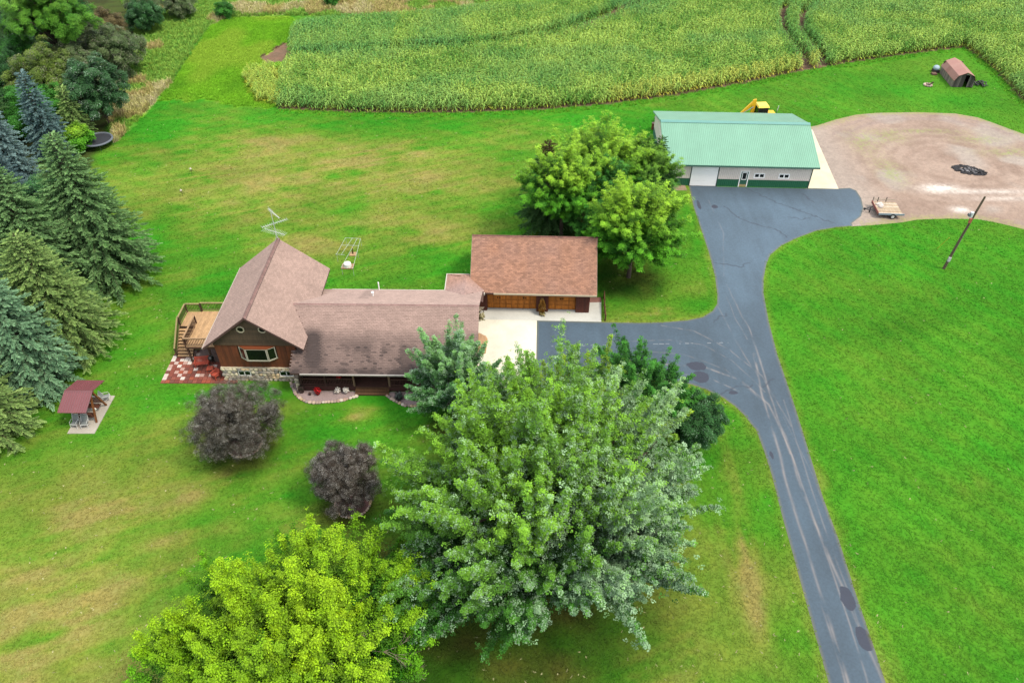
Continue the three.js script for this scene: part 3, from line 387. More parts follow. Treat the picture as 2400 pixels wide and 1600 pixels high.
  windowPart(H, 'porch_window', -2.4, -0.8, 1.25, 2.4, 0.61, K.cream, 2); windowPart(H, 'porch_window', 6, 7.8, 1.25, 2.4, 0.61, K.cream, 2);
}
// ---------- the garage ----------
{
  const A = thing('garage', 'attached garage with reddish shingle roof and two orange wooden doors', 'garage', [2.4, 0, -58.5], -2.1), r = rnd(8);
  const xl = -6.45, xr = 5.8, ez = 0.85, eh = 2.6, rz = -3.95, rh = 6.0, bz = -8.75, sl = (rh - eh) / (ez - rz), wl = -6.15, wr = 5.22;
  const w = new MB(); w.col = mul3(K.pillar, 0.8); w.box(wl, 0.05, bz + 0.5, wr, 2.75, -0.06);
  for (const x of [wl, wr]) w.tri([x, 2.75, -0.06], [x, 2.75, bz + 0.5], [x, 5.75, rz]); w.box(-4.86, 2.3, -0.06, 3.9, 2.75, 0.1);
  part(A, 'wall', w, M.wood);
  for (const [a, c] of [[-6.15, -4.86], [0.02, 1.17], [3.9, 5.22]]) { // the red-brown board piers between the doors
    const b = new MB(); b.box(a + 0.01, 0.05, -0.06, c - 0.01, 2.7, 0.4, mul3(K.pillar, 0.6)); const pr = part(A, 'pier', b, M.wood), n = Math.round((c - a) / 0.2);
    for (let i = 0; i < n; i++) { const s = new MB(), x0 = lerp(a, c, i / n), x1 = lerp(a, c, (i + 1) / n); s.box(x0 + 0.006, 0.05, 0.4, x1 - 0.006, 2.7, 0.425 + (i % 2) * 0.012, vary(K.pillar, r, 0.4)); part(pr, 'board', s, M.wood); }
    for (const x of [a, c]) { const s = new MB(); for (let i = 0; i < 2; i++) s.box(x - 0.015 + 0, 0.05, 0.18 * i - 0.05, x + 0.015, 2.7, 0.18 * i + 0.12, vary(K.pillar, r, 0.3)); part(pr, 'side_board', s, M.wood); }
  }
  const door = (a, c, cols, hinges) => { // sectional door: panels proud of the leaf
    const b = new MB(); b.box(a + 0.02, 0.06, -0.06, c - 0.02, 2.28, 0.0, mul3(K.door, 0.72)); const d = part(A, 'garage_door', b, M.wood);
    for (let i = 0; i < 4; i++) for (let j = 0; j < cols; j++) { const s = new MB(), x0 = lerp(a + 0.04, c - 0.04, j / cols) + 0.025, x1 = lerp(a + 0.04, c - 0.04, (j + 1) / cols) - 0.025, y0 = 0.08 + i * 0.55, k = vary(K.door, r, 0.24); s.hex([[x0, y0, 0.0], [x1, y0, 0.0], [x1, y0, -0.02], [x0, y0, -0.02]], [[x0, y0 + 0.53, 0.0], [x1, y0 + 0.53, 0.0], [x1, y0 + 0.53, -0.02], [x0, y0 + 0.53, -0.02]], k); s.box(x0 + 0.03, y0 + 0.03, 0.0, x1 - 0.03, y0 + 0.5, 0.022, k); part(d, 'panel', s, M.wood); }
    const h = new MB(); for (const x of hinges) h.box(x - 0.16, 1.32, 0.02, x - 0.05, 1.5, 0.05, C(50, 32, 22)).box(x + 0.05, 1.32, 0.02, x + 0.16, 1.5, 0.05, C(50, 32, 22)); part(d, 'pull_handle', h, M.steel);
  };
  door(-4.86, 0.02, 8, [-3.7, -1.15]); door(1.17, 3.9, 4, [2.5]);
  const rb = new MB(); rb.col = K.fascia; slabRoof(rb, [xl, eh, ez], [xr, eh, ez], [xr, rh, rz], [xl, rh, rz], 0.18); slabRoof(rb, [xl, rh, rz], [xr, rh, rz], [xr, eh, bz], [xl, eh, bz], 0.18);
  const rf = part(A, 'roof', rb, M.wood), b = new MB(), cs = 1 / Math.hypot(1, sl), L = (ez - rz) / cs;
  const col = (p) => { const k = 0.78 + 0.44 * r(), n = fbm(p[0] * 0.7, p[2] * 0.7, 3, 97); return mul3(mix3(K.garageRoof, C(172, 136, 124, 0.48), n * 0.7), k); };
  shingles(b, [xl, eh, ez], [1, 0, 0], [0, sl * cs, -cs], xr - xl, L, r, col); shingles(b, [xr, eh, bz], [-1, 0, 0], [0, sl * cs, cs], xr - xl, L, r, col);
  tag(part(rf, 'shingles', b, M.shingle), null, null, null, 'stuff');
  const c = new MB(); for (let x = xl; x < xr - 0.1; x += 0.28) c.hex([[x, 5.88, rz + 0.18], [x + 0.3, 5.88, rz + 0.18], [x + 0.3, 5.88, rz - 0.18], [x, 5.88, rz - 0.18]], [[x, 6.07, rz + 0.02], [x + 0.3, 6.05, rz + 0.02], [x + 0.3, 6.05, rz - 0.02], [x, 6.07, rz - 0.02]], vary(C(140, 98, 88, 0.5), r, 0.4)); c.box(xl, 5.84, rz + 0.185, xr, 5.88, rz + 0.215, C(70, 48, 44)); tag(part(rf, 'ridge_cap', c, M.shingle), null, null, null, 'stuff');
  const g = new MB(); g.col = C(206, 192, 164, 0.55); g.box(xl + 2.3, eh - 0.15, ez + 0.005, xr, eh + 0.0, ez + 0.11); part(rf, 'gutter', g, M.paint);
  const e = new MB(); e.col = C(196, 180, 158, 0.5); for (const x of [xl - 0.03, xr + 0.005]) { const y = (z) => eh + sl * (ez - z); e.hex([[x, eh - 0.2, ez], [x + 0.025, eh - 0.2, ez], [x + 0.025, rh - 0.2, rz], [x, rh - 0.2, rz]], [[x, eh + 0.03, ez], [x + 0.025, eh + 0.03, ez], [x + 0.025, rh + 0.03, rz], [x, rh + 0.03, rz]]); } part(rf, 'rake_board', e, M.wood);
}
// ---------- the green-roofed shed ----------
{
  const S = thing('pole_shed', 'large metal shed with pale green roof, white overhead door and green wainscot', 'shed', [28, 0, -82.2], -2.6), r = rnd(9);
  const xl = -9.3, xr = 8.25, bz = -13.85, wh = 2.96, top = 5.0, rz = -6.95, cW = C(232, 224, 216, 0.72), cG = K.green, cR = C(156, 222, 192, 0.36);
  const w = new MB(); w.box(xl + 0.03, 0, bz, xr - 0.03, wh, -0.03, cW); for (const x of [xl + 0.03, xr - 0.03]) w.tri([x, wh, -0.03], [x, wh, bz], [x, top - 0.1, rz], cW); part(S, 'wall', w, M.paint);
  const rib = (nm, x0, x1, y0, y1, k) => { const b = new MB(); b.box(x0, y0, -0.03, x1, y1, 0, k); for (let x = x0 + 0.1; x < x1 - 0.05; x += 0.23) b.hex([[x - 0.035, y0, 0.024], [x + 0.035, y0, 0.024], [x + 0.05, y0, 0], [x - 0.05, y0, 0]].map(([a, , z]) => [a, y0, z]), [[x - 0.035, y1, 0.024], [x + 0.035, y1, 0.024], [x + 0.05, y1, 0], [x - 0.05, y1, 0]], mul3(k, 0.93)); return part(S, nm, b, M.paint); };
  for (const [a, c] of [[xl, -6.28], [-2.9, -0.28], [0.8, xr]]) { rib('wainscot', a, c, 0, 1.0, cG); }
  for (const [a, c, y] of [[xl, -6.28, 1.04], [-2.9, -0.28, 1.04], [0.8, 1.38, 1.04], [1.38, 2.7, 1.92], [2.7, 4.35, 1.04], [4.35, 5.67, 1.92], [5.67, xr, 1.04]]) rib('wall_panel', a, c, y, wh, cW);
  { const b = new MB(); b.box(1.38, 1.04, -0.03, 2.7, 1.24, 0, cW).box(4.35, 1.04, -0.03, 5.67, 1.24, 0, cW).box(-0.28, 2.18, -0.03, 0.8, wh, 0.005, cW).box(-6.28, 2.8, -0.03, -2.9, wh, 0.005, cW); part(S, 'filler_panel', b, M.paint); }
  { const b = new MB(); for (const [a, c] of [[xl, -6.28], [-2.9, -0.28], [0.8, xr]]) b.box(a, 1.0, 0, c, 1.04, 0.035, C(196, 196, 190)); part(S, 'drip_trim', b, M.paint); }
  for (const x of [xl - 0.02, -6.28, -2.98, xr - 0.08]) { const b = new MB(); b.box(x, 0, 0, x + 0.1, wh, 0.05, C(60, 92, 84)); part(S, 'corner_trim', b, M.paint); }
  { const b = new MB(); b.box(-6.18, 0.02, -0.02, -2.98, 2.8, 0.005, K.white); const d = part(S, 'overhead_door', b, M.paint); for (let i = 0; i < 4; i++) { const s = new MB(); s.box(-6.16, 0.03 + i * 0.69, 0.005, -3.0, 0.7 + i * 0.69, 0.03, K.white); part(d, 'panel', s, M.paint); } const l = new MB(); l.box(-6.3, 0.0, 0.03, -2.85, 0.03, 0.12, C(60, 62, 66)); part(d, 'threshold', l, M.conc); }
  { const b = new MB(); b.col = K.white; b.box(-0.28, 0.02, 0, -0.17, 2.18, 0.05).box(0.69, 0.02, 0, 0.8, 2.18, 0.05).box(-0.17, 2.07, 0, 0.69, 2.18, 0.05); const f = part(S, 'door_frame', b, M.paint); const d = new MB(); d.box(-0.17, 0.02, -0.02, 0.69, 2.07, 0.02, C(50, 110, 88)); d.box(-0.16, 0.02, 0.02, 0.68, 0.34, 0.03, C(196, 176, 122)); const dd = part(f, 'door_leaf', d, M.paint); const t = new MB(); t.col = K.white; t.box(-0.04, 0.98, 0.02, 0.56, 1.06, 0.05).box(-0.04, 1.92, 0.02, 0.56, 2.0, 0.05).box(-0.04, 1.06, 0.02, 0.03, 1.92, 0.05).box(0.49, 1.06, 0.02, 0.56, 1.92, 0.05); part(f, 'light_frame', t, M.paint); const g = new MB(); g.box(0.03, 1.06, 0.02, 0.49, 1.92, 0.035, W1); part(f, 'pane', g, M.glass); }
  windowPart(S, 'slider_window', 1.38, 2.7, 1.24, 1.92, 0.0, K.white, 2, 0.13, 0.05); windowPart(S, 'slider_window', 4.35, 5.67, 1.24, 1.92, 0.0, K.white, 2, 0.13, 0.05);
  { const b = new MB(); b.box(xl - 0.04, 1.2, -3.4, xl, 2.2, -2.5, K.white); const f = part(S, 'side_window', b, M.paint); const g = new MB(); g.box(xl - 0.06, 1.3, -3.3, xl - 0.03, 2.1, -2.6, W1); part(f, 'pane', g, M.glass); }
  { const b = new MB(); b.box(xl - 0.02, 0, bz, xl + 0.03, 1.0, -0.05, C(70, 130, 120)).box(xl - 0.02, 1.0, bz, xl + 0.03, wh, -0.05, cW); part(S, 'side_panel', b, M.paint); }
  const x0 = -9.65, x1 = 8.9, ez = 0.36, ey = 2.98, rb = new MB(), ry = 5.1, by = 2.98, ebz = -14.25;
  slabRoof(rb, [x0, ey, ez], [x1, ey, ez], [x1, ry, rz], [x0, ry, rz], 0.14, C(120, 176, 150)); slabRoof(rb, [x0, ry, rz], [x1, ry, rz], [x1, by, ebz], [x0, by, ebz], 0.14, C(120, 176, 150));
  const rf = part(S, 'roof', rb, M.paint), n = 20;
  for (let i = 0; i < n; i++) for (const side of [0, 1]) { // 3-foot ribbed roof sheets, one by one
    const a = lerp(x0, x1, i / n), c = lerp(x0, x1, (i + 1) / n), b = new MB(), k = vary(cR, r, 0.05), [zA, yA] = side ? [ebz, by] : [ez, ey], P = (x, t, h) => [x, lerp(yA, ry, t) + h, lerp(zA, rz, t)];
    b.quad(P(a, 0, 0.02), P(c, 0, 0.02), P(c, 1, 0.02), P(a, 1, 0.02), k);
    for (let j = 0; j < 4; j++) { const x = lerp(a, c, (j + 0.5) / 4); b.quad(P(x - 0.05, 0, 0.021), P(x - 0.02, 0, 0.05), P(x - 0.02, 1, 0.05), P(x - 0.05, 1, 0.021), mul3(k, 0.97)); b.quad(P(x + 0.02, 0, 0.05), P(x + 0.05, 0, 0.021), P(x + 0.05, 1, 0.021), P(x + 0.02, 1, 0.05), mul3(k, 0.97)); b.quad(P(x - 0.02, 0, 0.05), P(x + 0.02, 0, 0.05), P(x + 0.02, 1, 0.05), P(x - 0.02, 1, 0.05), k); }
    part(rf, 'roof_sheet', b, M.metal);
  }
  const c = new MB(), kc = C(120, 196, 188, 0.38); c.hex([[x0, ry - 0.02, rz + 0.36], [x1, ry - 0.02, rz + 0.36], [x1, ry - 0.02, rz - 0.36], [x0, ry - 0.02, rz - 0.36]], [[x0, ry + 0.14, rz + 0.03], [x1, ry + 0.14, rz + 0.03], [x1, ry + 0.14, rz - 0.03], [x0, ry + 0.14, rz - 0.03]], kc); part(rf, 'ridge_cap', c, M.metal);
  const e = new MB(); e.box(x0, ey - 0.17, ez + 0.003, x1, ey + 0.02, ez + 0.05, C(70, 120, 106)); part(rf, 'fascia', e, M.paint);
  const lt = new MB(); lt.box(xl - 2.2, 0, bz + 0.4, xl - 0.1, 2.2, bz + 2.6, C(70, 60, 56)); 
}

// ---------- the deck and its stair, the patio ----------
{
  const D = thing('wooden_deck', 'raised tan wooden deck with railings and a stair beside the gable house', 'deck', [-28.5, 0, -53.2]), r = rnd(12), X = 28.5, Z = 53.2, h = 2.0;
  const at = (x, z) => [x + X, z + Z];
  const bd = (x0, z0, x1, z1) => { const b = new MB(); b.box(x0 + X, h - 0.04, z0 + Z, x1 + X, h, z1 + Z, vary(K.tan, r, 0.22)); part(D, 'deck_board', b, M.wood); };
  for (let x = -29.45; x < -25.8; x += 0.15) bd(x, -55.8, x + 0.138, -50.75);
  for (let z = -55.7; z < -53.75; z += 0.15) bd(-30.85, z, -29.46, z + 0.138);
  const f = new MB(); f.col = C(96, 66, 46, 0.5); f.box(-29.5 + X, h - 0.24, -50.78 + Z, -25.75 + X, h - 0.045, -50.7 + Z).box(-29.5 + X, h - 0.24, -55.8 + Z, -29.45 + X, h - 0.045, -50.78 + Z).box(-30.85 + X, h - 0.24, -53.72 + Z, -29.5 + X, h - 0.045, -53.66 + Z).box(-30.88 + X, h - 0.24, -55.75 + Z, -30.83 + X, h - 0.045, -53.7 + Z); part(D, 'rim_joist', f, M.wood);
  for (const [x, z] of [[-29.4, -50.85], [-27.5, -50.85], [-29.4, -53.7], [-30.75, -53.75], [-30.75, -55.6], [-29.4, -55.7]]) { const b = new MB(); b.box(x + X - 0.07, 0, z + Z - 0.07, x + X + 0.07, h - 0.05, z + Z + 0.07, C(90, 62, 44, 0.5)); part(D, 'deck_post', b, M.wood); }
  for (let i = 0; i < 10; i++) { const b = new MB(), y = 0.2 * (i + 1) - 0.01, z = -51.45 - 0.226 * i; if (i < 9) { b.box(-30.95 + X, y - 0.045, z - 0.23 + Z, -29.52 + X, y, z + 0.03 + Z, vary(K.tan, r, 0.2)); } b.box(-30.93 + X, y - 0.19, z - 0.03 + Z, -29.54 + X, y - 0.046, z + Z, C(84, 54, 36, 0.5)); part(D, 'stair_step', b, M.wood); }
  { const b = new MB(); b.col = C(104, 72, 48, 0.5); for (const x of [-30.98, -29.5]) b.hex([[x - 0.02 + X, 0, -51.4 + Z], [x + 0.02 + X, 0, -51.4 + Z], [x + 0.02 + X, 1.7, -53.66 + Z], [x - 0.02 + X, 1.7, -53.66 + Z]], [[x - 0.02 + X, 0.24, -51.4 + Z], [x + 0.02 + X, 0.24, -51.4 + Z], [x + 0.02 + X, 2.0, -53.66 + Z], [x - 0.02 + X, 2.0, -53.66 + Z]]); part(D, 'stringer', b, M.wood); }
  const railing = (a, c, cap, post) => { // a, c = [x, y of the floor, z]
    const L = Math.hypot(c[0] - a[0], c[2] - a[2]), P = (t, y) => [lerp(a[0], c[0], t) + X, lerp(a[1], c[1], t) + y, lerp(a[2], c[2], t) + Z], b = new MB(); b.bar(P(0, 0.95), P(1, 0.95), 0.14, 0.045, cap); b.bar(P(0, 0.88), P(1, 0.88), 0.05, 0.09, cap); b.bar(P(0, 0.12), P(1, 0.12), 0.05, 0.08, cap); const R = part(D, 'railing', b, M.wood);
    const s = new MB(); for (let i = 1, n = Math.round(L / 0.15); i < n; i++) s.bar(P(i / n, 0.12), P(i / n, 0.9), 0.04, 0.04, post); tag(part(R, 'balusters', s, M.wood), null, null, null, 'stuff');
    for (const t of [0, 1]) { const p = new MB(); p.bar(P(t, -0.2), P(t, 0.94), 0.1, 0.1, post); part(R, 'railing_post', p, M.wood); }
  };
  const lit = C(176, 160, 108, 0.52), dk = C(92, 74, 44, 0.5), br = C(86, 52, 36, 0.5), pk = C(192, 156, 116, 0.5);
  railing([-30.88, h, -55.72], [-29.55, h, -55.72], lit, dk); railing([-29.5, h, -55.86], [-25.8, h, -55.86], lit, dk); railing([-30.9, h, -55.7], [-30.9, h, -53.75], lit, dk); railing([-30.95, h, -53.7], [-31.02, 0.12, -51.5], lit, dk);
  railing([-29.48, h, -54.0], [-29.48, h, -50.85], pk, br); railing([-29.48, h, -50.8], [-25.9, h, -50.8], pk, C(110, 74, 54, 0.5));
}
{
  const r = rnd(21), base = new MB(); base.col = C(120, 76, 60, 0.5); base.hex([[-31.45, 0, -48.05], [-24.7, 0, -48.0], [-24.7, 0, -48.45], [-25.75, 0, -48.5], [-25.75, 0, -52.5], [-31.45, 0, -52.5]].map(([x, y, z]) => [x, 0.005, z]), [[-31.45, 0, -48.05], [-24.7, 0, -48.0], [-24.7, 0, -48.45], [-25.75, 0, -48.5], [-25.75, 0, -52.5], [-31.45, 0, -52.5]].map(([x, y, z]) => [x, 0.02, z]));
  const pat = struct('patio', base, M.soil), reds = [C(170, 86, 66, 0.42), C(152, 72, 58, 0.42), C(182, 100, 80, 0.42), C(146, 84, 68, 0.42), C(198, 98, 66, 0.42)], pale = [C(246, 226, 216, 0.5), C(236, 210, 200, 0.48), C(248, 236, 226, 0.52), C(230, 186, 172, 0.46)];
  const gs = [...reds, ...pale].map((k) => { const b = new MB(); b.hex([[-0.19, 0, 0.19], [0.19, 0, 0.19], [0.19, 0, -0.19], [-0.19, 0, -0.19]], [[-0.175, 0.045, 0.175], [0.175, 0.045, 0.175], [0.175, 0.045, -0.175], [-0.175, 0.045, -0.175]], k); return b.build(); });
  for (let j = 0; j < 11; j++) for (let i = 0; i < 17; i++) {
    const x = -31.24 + i * 0.405, z = -48.26 - j * 0.4; if (x > -25.9 && z < -48.4) continue; if (x > -29.2 && z < -51.3) continue; if (x > -29.4 && z < -50.7 && r() < 0.6) continue;
    const p = j === 0 ? 0 : i === 0 ? 0.65 : j > 6 ? 0.72 : [0, 0.16, 0.42, 0.3, 0.12, 0.34, 0.5][j], light = r() < p * (i < 12 || j < 4 ? 1 : 0.5), m = part(pat, 'paver', gs[light ? 5 + Math.floor(r() * 4) : Math.floor(r() * 5)], M.stone);
    m.position.set(x, 0.012 + r() * 0.012, z); m.rotation.y = (r() - 0.5) * 0.05;
  }
  struct('gravel_under_deck', sheet([[-29.2, -50.7], [-25.76, -50.7], [-25.76, -55.6], [-29.2, -55.6]], 0.03, null, C(150, 128, 124, 0.5)), M.soil);
}
// ---------- garden furniture ----------
function slatBench(name, label, cat, pos, turn, w, k, group) {
  const t = thing(name, label, cat, pos, turn, group), s = new MB(), b = new MB(), f = new MB(), r = rnd(31);
  for (let i = 0; i < 4; i++) s.box(-w / 2, 0.42, -0.2 + i * 0.12, w / 2, 0.45, -0.1 + i * 0.12, vary(k, r, 0.2)); part(t, 'seat', s, M.wood);
  for (let i = 0; i < 4; i++) b.bar([-w / 2, 0.52 + i * 0.12, -0.23 - i * 0.035], [w / 2, 0.52 + i * 0.12, -0.23 - i * 0.035], 0.03, 0.1, vary(k, r, 0.2)); part(t, 'backrest', b, M.wood);
  for (const x of [-w / 2 + 0.03, w / 2 - 0.03]) { const l = new MB(); l.col = k; l.box(x - 0.03, 0, 0.2, x + 0.03, 0.64, 0.27).bar([x, 0, -0.2], [x, 0.95, -0.36], 0.06, 0.06).box(x - 0.05, 0.62, -0.26, x + 0.05, 0.66, 0.3).box(x - 0.03, 0.36, -0.2, x + 0.03, 0.42, 0.24); part(t, 'armrest', l, M.wood); }
  return t;
}
slatBench('garden_bench', 'red wooden garden bench on the paved patio below the deck', 'bench', [-28.25, 0.04, -50.25], 8, 1.25, C(204, 84, 58, 0.52));
slatBench('garden_chair', 'red wooden garden chair on the patio beside the house corner', 'chair', [-26.6, 0.04, -48.75], -35, 0.62, C(204, 84, 58, 0.52));
{ const t = thing('side_table', 'low red wooden side table between the red bench and chair', 'table', [-27.3, 0.04, -49.55], 4), a = new MB(), k = C(206, 88, 58, 0.52), r = rnd(3); for (let i = 0; i < 4; i++) a.box(-0.3 + i * 0.15, 0.42, -0.26, -0.16 + i * 0.15, 0.45, 0.26, vary(k, r)); part(t, 'tabletop', a, M.wood); for (const x of [-0.25, 0.25]) for (const z of [-0.2, 0.2]) { const l = new MB(); l.box(x - 0.03, 0, z - 0.03, x + 0.03, 0.42, z + 0.03, k); part(t, 'leg', l, M.wood); } }
{ const t = thing('kettle_grill', 'black round kettle grill standing in the shade under the deck front', 'grill', [-27.45, 0.03, -50.55]), b = new MB(), k = C(30, 34, 32, 0.5); b.geo(new THREE.SphereGeometry(0.29, 16, 8), new THREE.Matrix4().makeTranslation(0, 0.72, 0), k); part(t, 'bowl', b, M.gloss); for (let i = 0; i < 3; i++) { const l = new MB(), a = i * 2.09; l.tube([[0.18 * Math.cos(a), 0.6, 0.18 * Math.sin(a)], [0.32 * Math.cos(a), 0, 0.32 * Math.sin(a)]], 0.015, 0.015, 5, k); part(t, 'leg', l, M.steel); } const h = new MB(); h.box(-0.08, 1.01, -0.02, 0.08, 1.05, 0.02, C(80, 60, 40)); part(t, 'handle', h, M.wood); }
function lawnChair(label, pos, turn, group) {
  const t = thing('lawn_chair', label, 'chair', pos, turn, group), f = C(226, 228, 228, 0.58), m = C(138, 146, 146, 0.5), s = new MB(), b = new MB();
  s.box(-0.25, 0.41, -0.22, 0.25, 0.435, 0.25, m); part(t, 'seat', s, M.plain); b.bar([-0.0, 0.46, -0.24], [0, 0.98, -0.42], 0.5, 0.025, m); part(t, 'backrest', b, M.plain);
  for (const x of [-0.28, 0.28]) { const l = new MB(); l.col = f; l.tube([[x, 0.0, 0.3], [x, 0.62, 0.2], [x, 0.64, -0.24]], 0.02, 0.02, 6).tube([[x, 0, -0.36], [x, 0.42, 0.26]], 0.02, 0.02, 6).tube([[x, 0.4, -0.2], [x, 1.02, -0.45]], 0.02, 0.02, 6); part(t, 'frame', l, M.paint); }
  const c = new MB(); c.col = f; c.tube([[-0.28, 1.02, -0.45], [0.28, 1.02, -0.45]], 0.02, 0.02, 6).tube([[-0.28, 0.42, 0.26], [0.28, 0.42, 0.26]], 0.02, 0.02, 6); part(t, 'crossbar', c, M.paint);
}
lawnChair('left grey and white metal lawn chair on the slab before the swing shelter', [-36.72, 0.06, -42.95], -6, 'lawn chairs at the swing shelter'); lawnChair('right grey and white metal lawn chair on the slab before the swing shelter', [-35.88, 0.06, -42.92], 8, 'lawn chairs at the swing shelter'); lawnChair('lone white metal lawn chair behind the swing shelter', [-35.3, 0.06, -46.0], 110, 'lawn chairs at the swing shelter');
{ // the swing shelter
  const S = thing('swing_shelter', 'timber A-frame swing shelter with a maroon metal roof on a slab', 'shelter', [-36.06, 0.06, -44.35], -0.6), r = rnd(41), wd = C(150, 88, 34, 0.5), rc = C(132, 78, 84, 0.5), xl = -1.19, xr = 1.17, e = 2.12, h = 2.76, zf = 1.9;
  for (const x of [-0.95, 0.9]) for (const s of [-1, 1]) { const b = new MB(); b.bar([x, 0, 1.0 * s], [x, 2.55, 0.12 * s], 0.13, 0.13, vary(wd, r, 0.3)); part(S, 'post', b, M.wood); }
  for (const s of [-1, 1]) { const b = new MB(); b.bar([xl + 0.1, e + 0.02, s * 1.55], [xr - 0.1, e + 0.02, s * 1.55], 0.1, 0.14, wd); part(S, 'purlin', b, M.wood); for (const x of [-0.95, 0.9]) { const q = new MB(); q.bar([x, h - 0.12, 0], [x, e - 0.04, s * 1.85], 0.09, 0.12, wd); part(S, 'rafter', q, M.wood); } }
  { const b = new MB(); b.bar([xl, h - 0.14, 0], [xr, h - 0.14, 0], 0.12, 0.16, wd); part(S, 'ridge_beam', b, M.wood); }
  for (const s of [-1, 1]) for (let i = 0; i < 6; i++) { const b = new MB(), x0 = lerp(xl, xr, i / 6), x1 = lerp(xl, xr, (i + 1) / 6), k = vary(s > 0 ? rc : mul3(rc, 0.95), r, 0.08), P = (x, t, o) => [x, lerp(e, h, t) + o, lerp(zf, 0, t) * s]; b.hex([P(x0, 0, 0), P(x1, 0, 0), P(x1, 1, 0), P(x0, 1, 0)], [P(x0, 0, 0.02), P(x1, 0, 0.02), P(x1, 1, 0.02), P(x0, 1, 0.02)], k); for (const q of [0.04, 0.5]) { const x = lerp(x0, x1, q); b.hex([P(x - 0.02, 0, 0.02), P(x + 0.02, 0, 0.02), P(x + 0.02, 1, 0.02), P(x - 0.02, 1, 0.02)], [P(x - 0.01, 0, 0.055), P(x + 0.01, 0, 0.055), P(x + 0.01, 1, 0.055), P(x - 0.01, 1, 0.055)], mul3(k, 1.5)); } part(S, 'roof_sheet', b, M.metal); }
  { const b = new MB(); b.hex([[xl, h - 0.05, 0.2], [xr, h - 0.05, 0.2], [xr, h - 0.05, -0.2], [xl, h - 0.05, -0.2]], [[xl, h + 0.07, 0.01], [xr, h + 0.07, 0.01], [xr, h + 0.07, -0.01], [xl, h + 0.07, -0.01]], mul3(rc, 0.9)); part(S, 'ridge_cap', b, M.metal); }
  for (const s of [-1, 1]) { const b = new MB(), k = C(112, 62, 40, 0.5); for (let i = 0; i < 5; i++) b.box(-0.8, 0.44, s * (0.3 + i * 0.11), 0.72, 0.47, s * (0.3 + i * 0.11) + 0.09, vary(k, r)); part(S, 'swing_seat', b, M.wood); const q = new MB(); for (let i = 0; i < 5; i++) q.bar([-0.8, 0.52 + i * 0.11, s * (0.86 + i * 0.03)], [0.72, 0.52 + i * 0.11, s * (0.86 + i * 0.03)], 0.03, 0.09, vary(k, r)); part(S, 'swing_back', q, M.wood); for (const x of [-0.75, 0.67]) { const c = new MB(); c.tube([[x, 0.47, s * 0.55], [x, 2.2, s * 0.3]], 0.012, 0.012, 4, C(70, 70, 70)); part(S, 'chain', c, M.steel); } }
}
{ const b = new MB(); b.geo(new THREE.SphereGeometry(1, 10, 7), new THREE.Matrix4().compose(V(-35.5, 0.78, -44.2), QQ.setFromEuler(new THREE.Euler(0.3, 0.4, 0.5)), V(0.16, 0.24, 0.1)), C(240, 240, 234, 0.62)); one('cushion', b, M.plain, 'white cushion on the swing inside the shelter', 'cushion'); }
// ---------- flower beds ----------
const stoneGeo = (() => { const r = rnd(71), tones = [C(222, 200, 180, 0.54), C(206, 176, 160, 0.52), C(232, 220, 204, 0.56), C(190, 168, 156, 0.52), C(214, 190, 150, 0.52), C(176, 164, 160, 0.52)]; return tones.map((k) => { const g = new THREE.IcosahedronGeometry(1, 1), p = g.attributes.position, s = r() * 99; for (let i = 0; i < p.count; i++) { const q = 0.8 + 0.3 * h2(Math.round(p.getX(i) * 60), Math.round(p.getY(i) * 60 + p.getZ(i) * 91), s); p.setXYZ(i, p.getX(i) * q, p.getY(i) * q, p.getZ(i) * q); } const b = new MB(); b.geo(g, null, k); return b.build(); }); })();
function edging(parent, line, step, size, r) { let acc = 0; for (let i = 0; i + 1 < line.length; i++) { const [a, c] = [line[i], line[i + 1]], L = Math.hypot(c[0] - a[0], c[1] - a[1]); for (; acc < L; acc += step * (0.85 + r() * 0.35)) { const m = part(parent, 'edging_stone', stoneGeo[Math.floor(r() * 6)], M.stone); m.position.set(lerp(a[0], c[0], acc / L), size * 0.45, lerp(a[1], c[1], acc / L)); const s = size * (0.82 + r() * 0.4); m.scale.set(s, s * 0.75, s); m.rotation.y = r() * 6; } acc -= L; } }
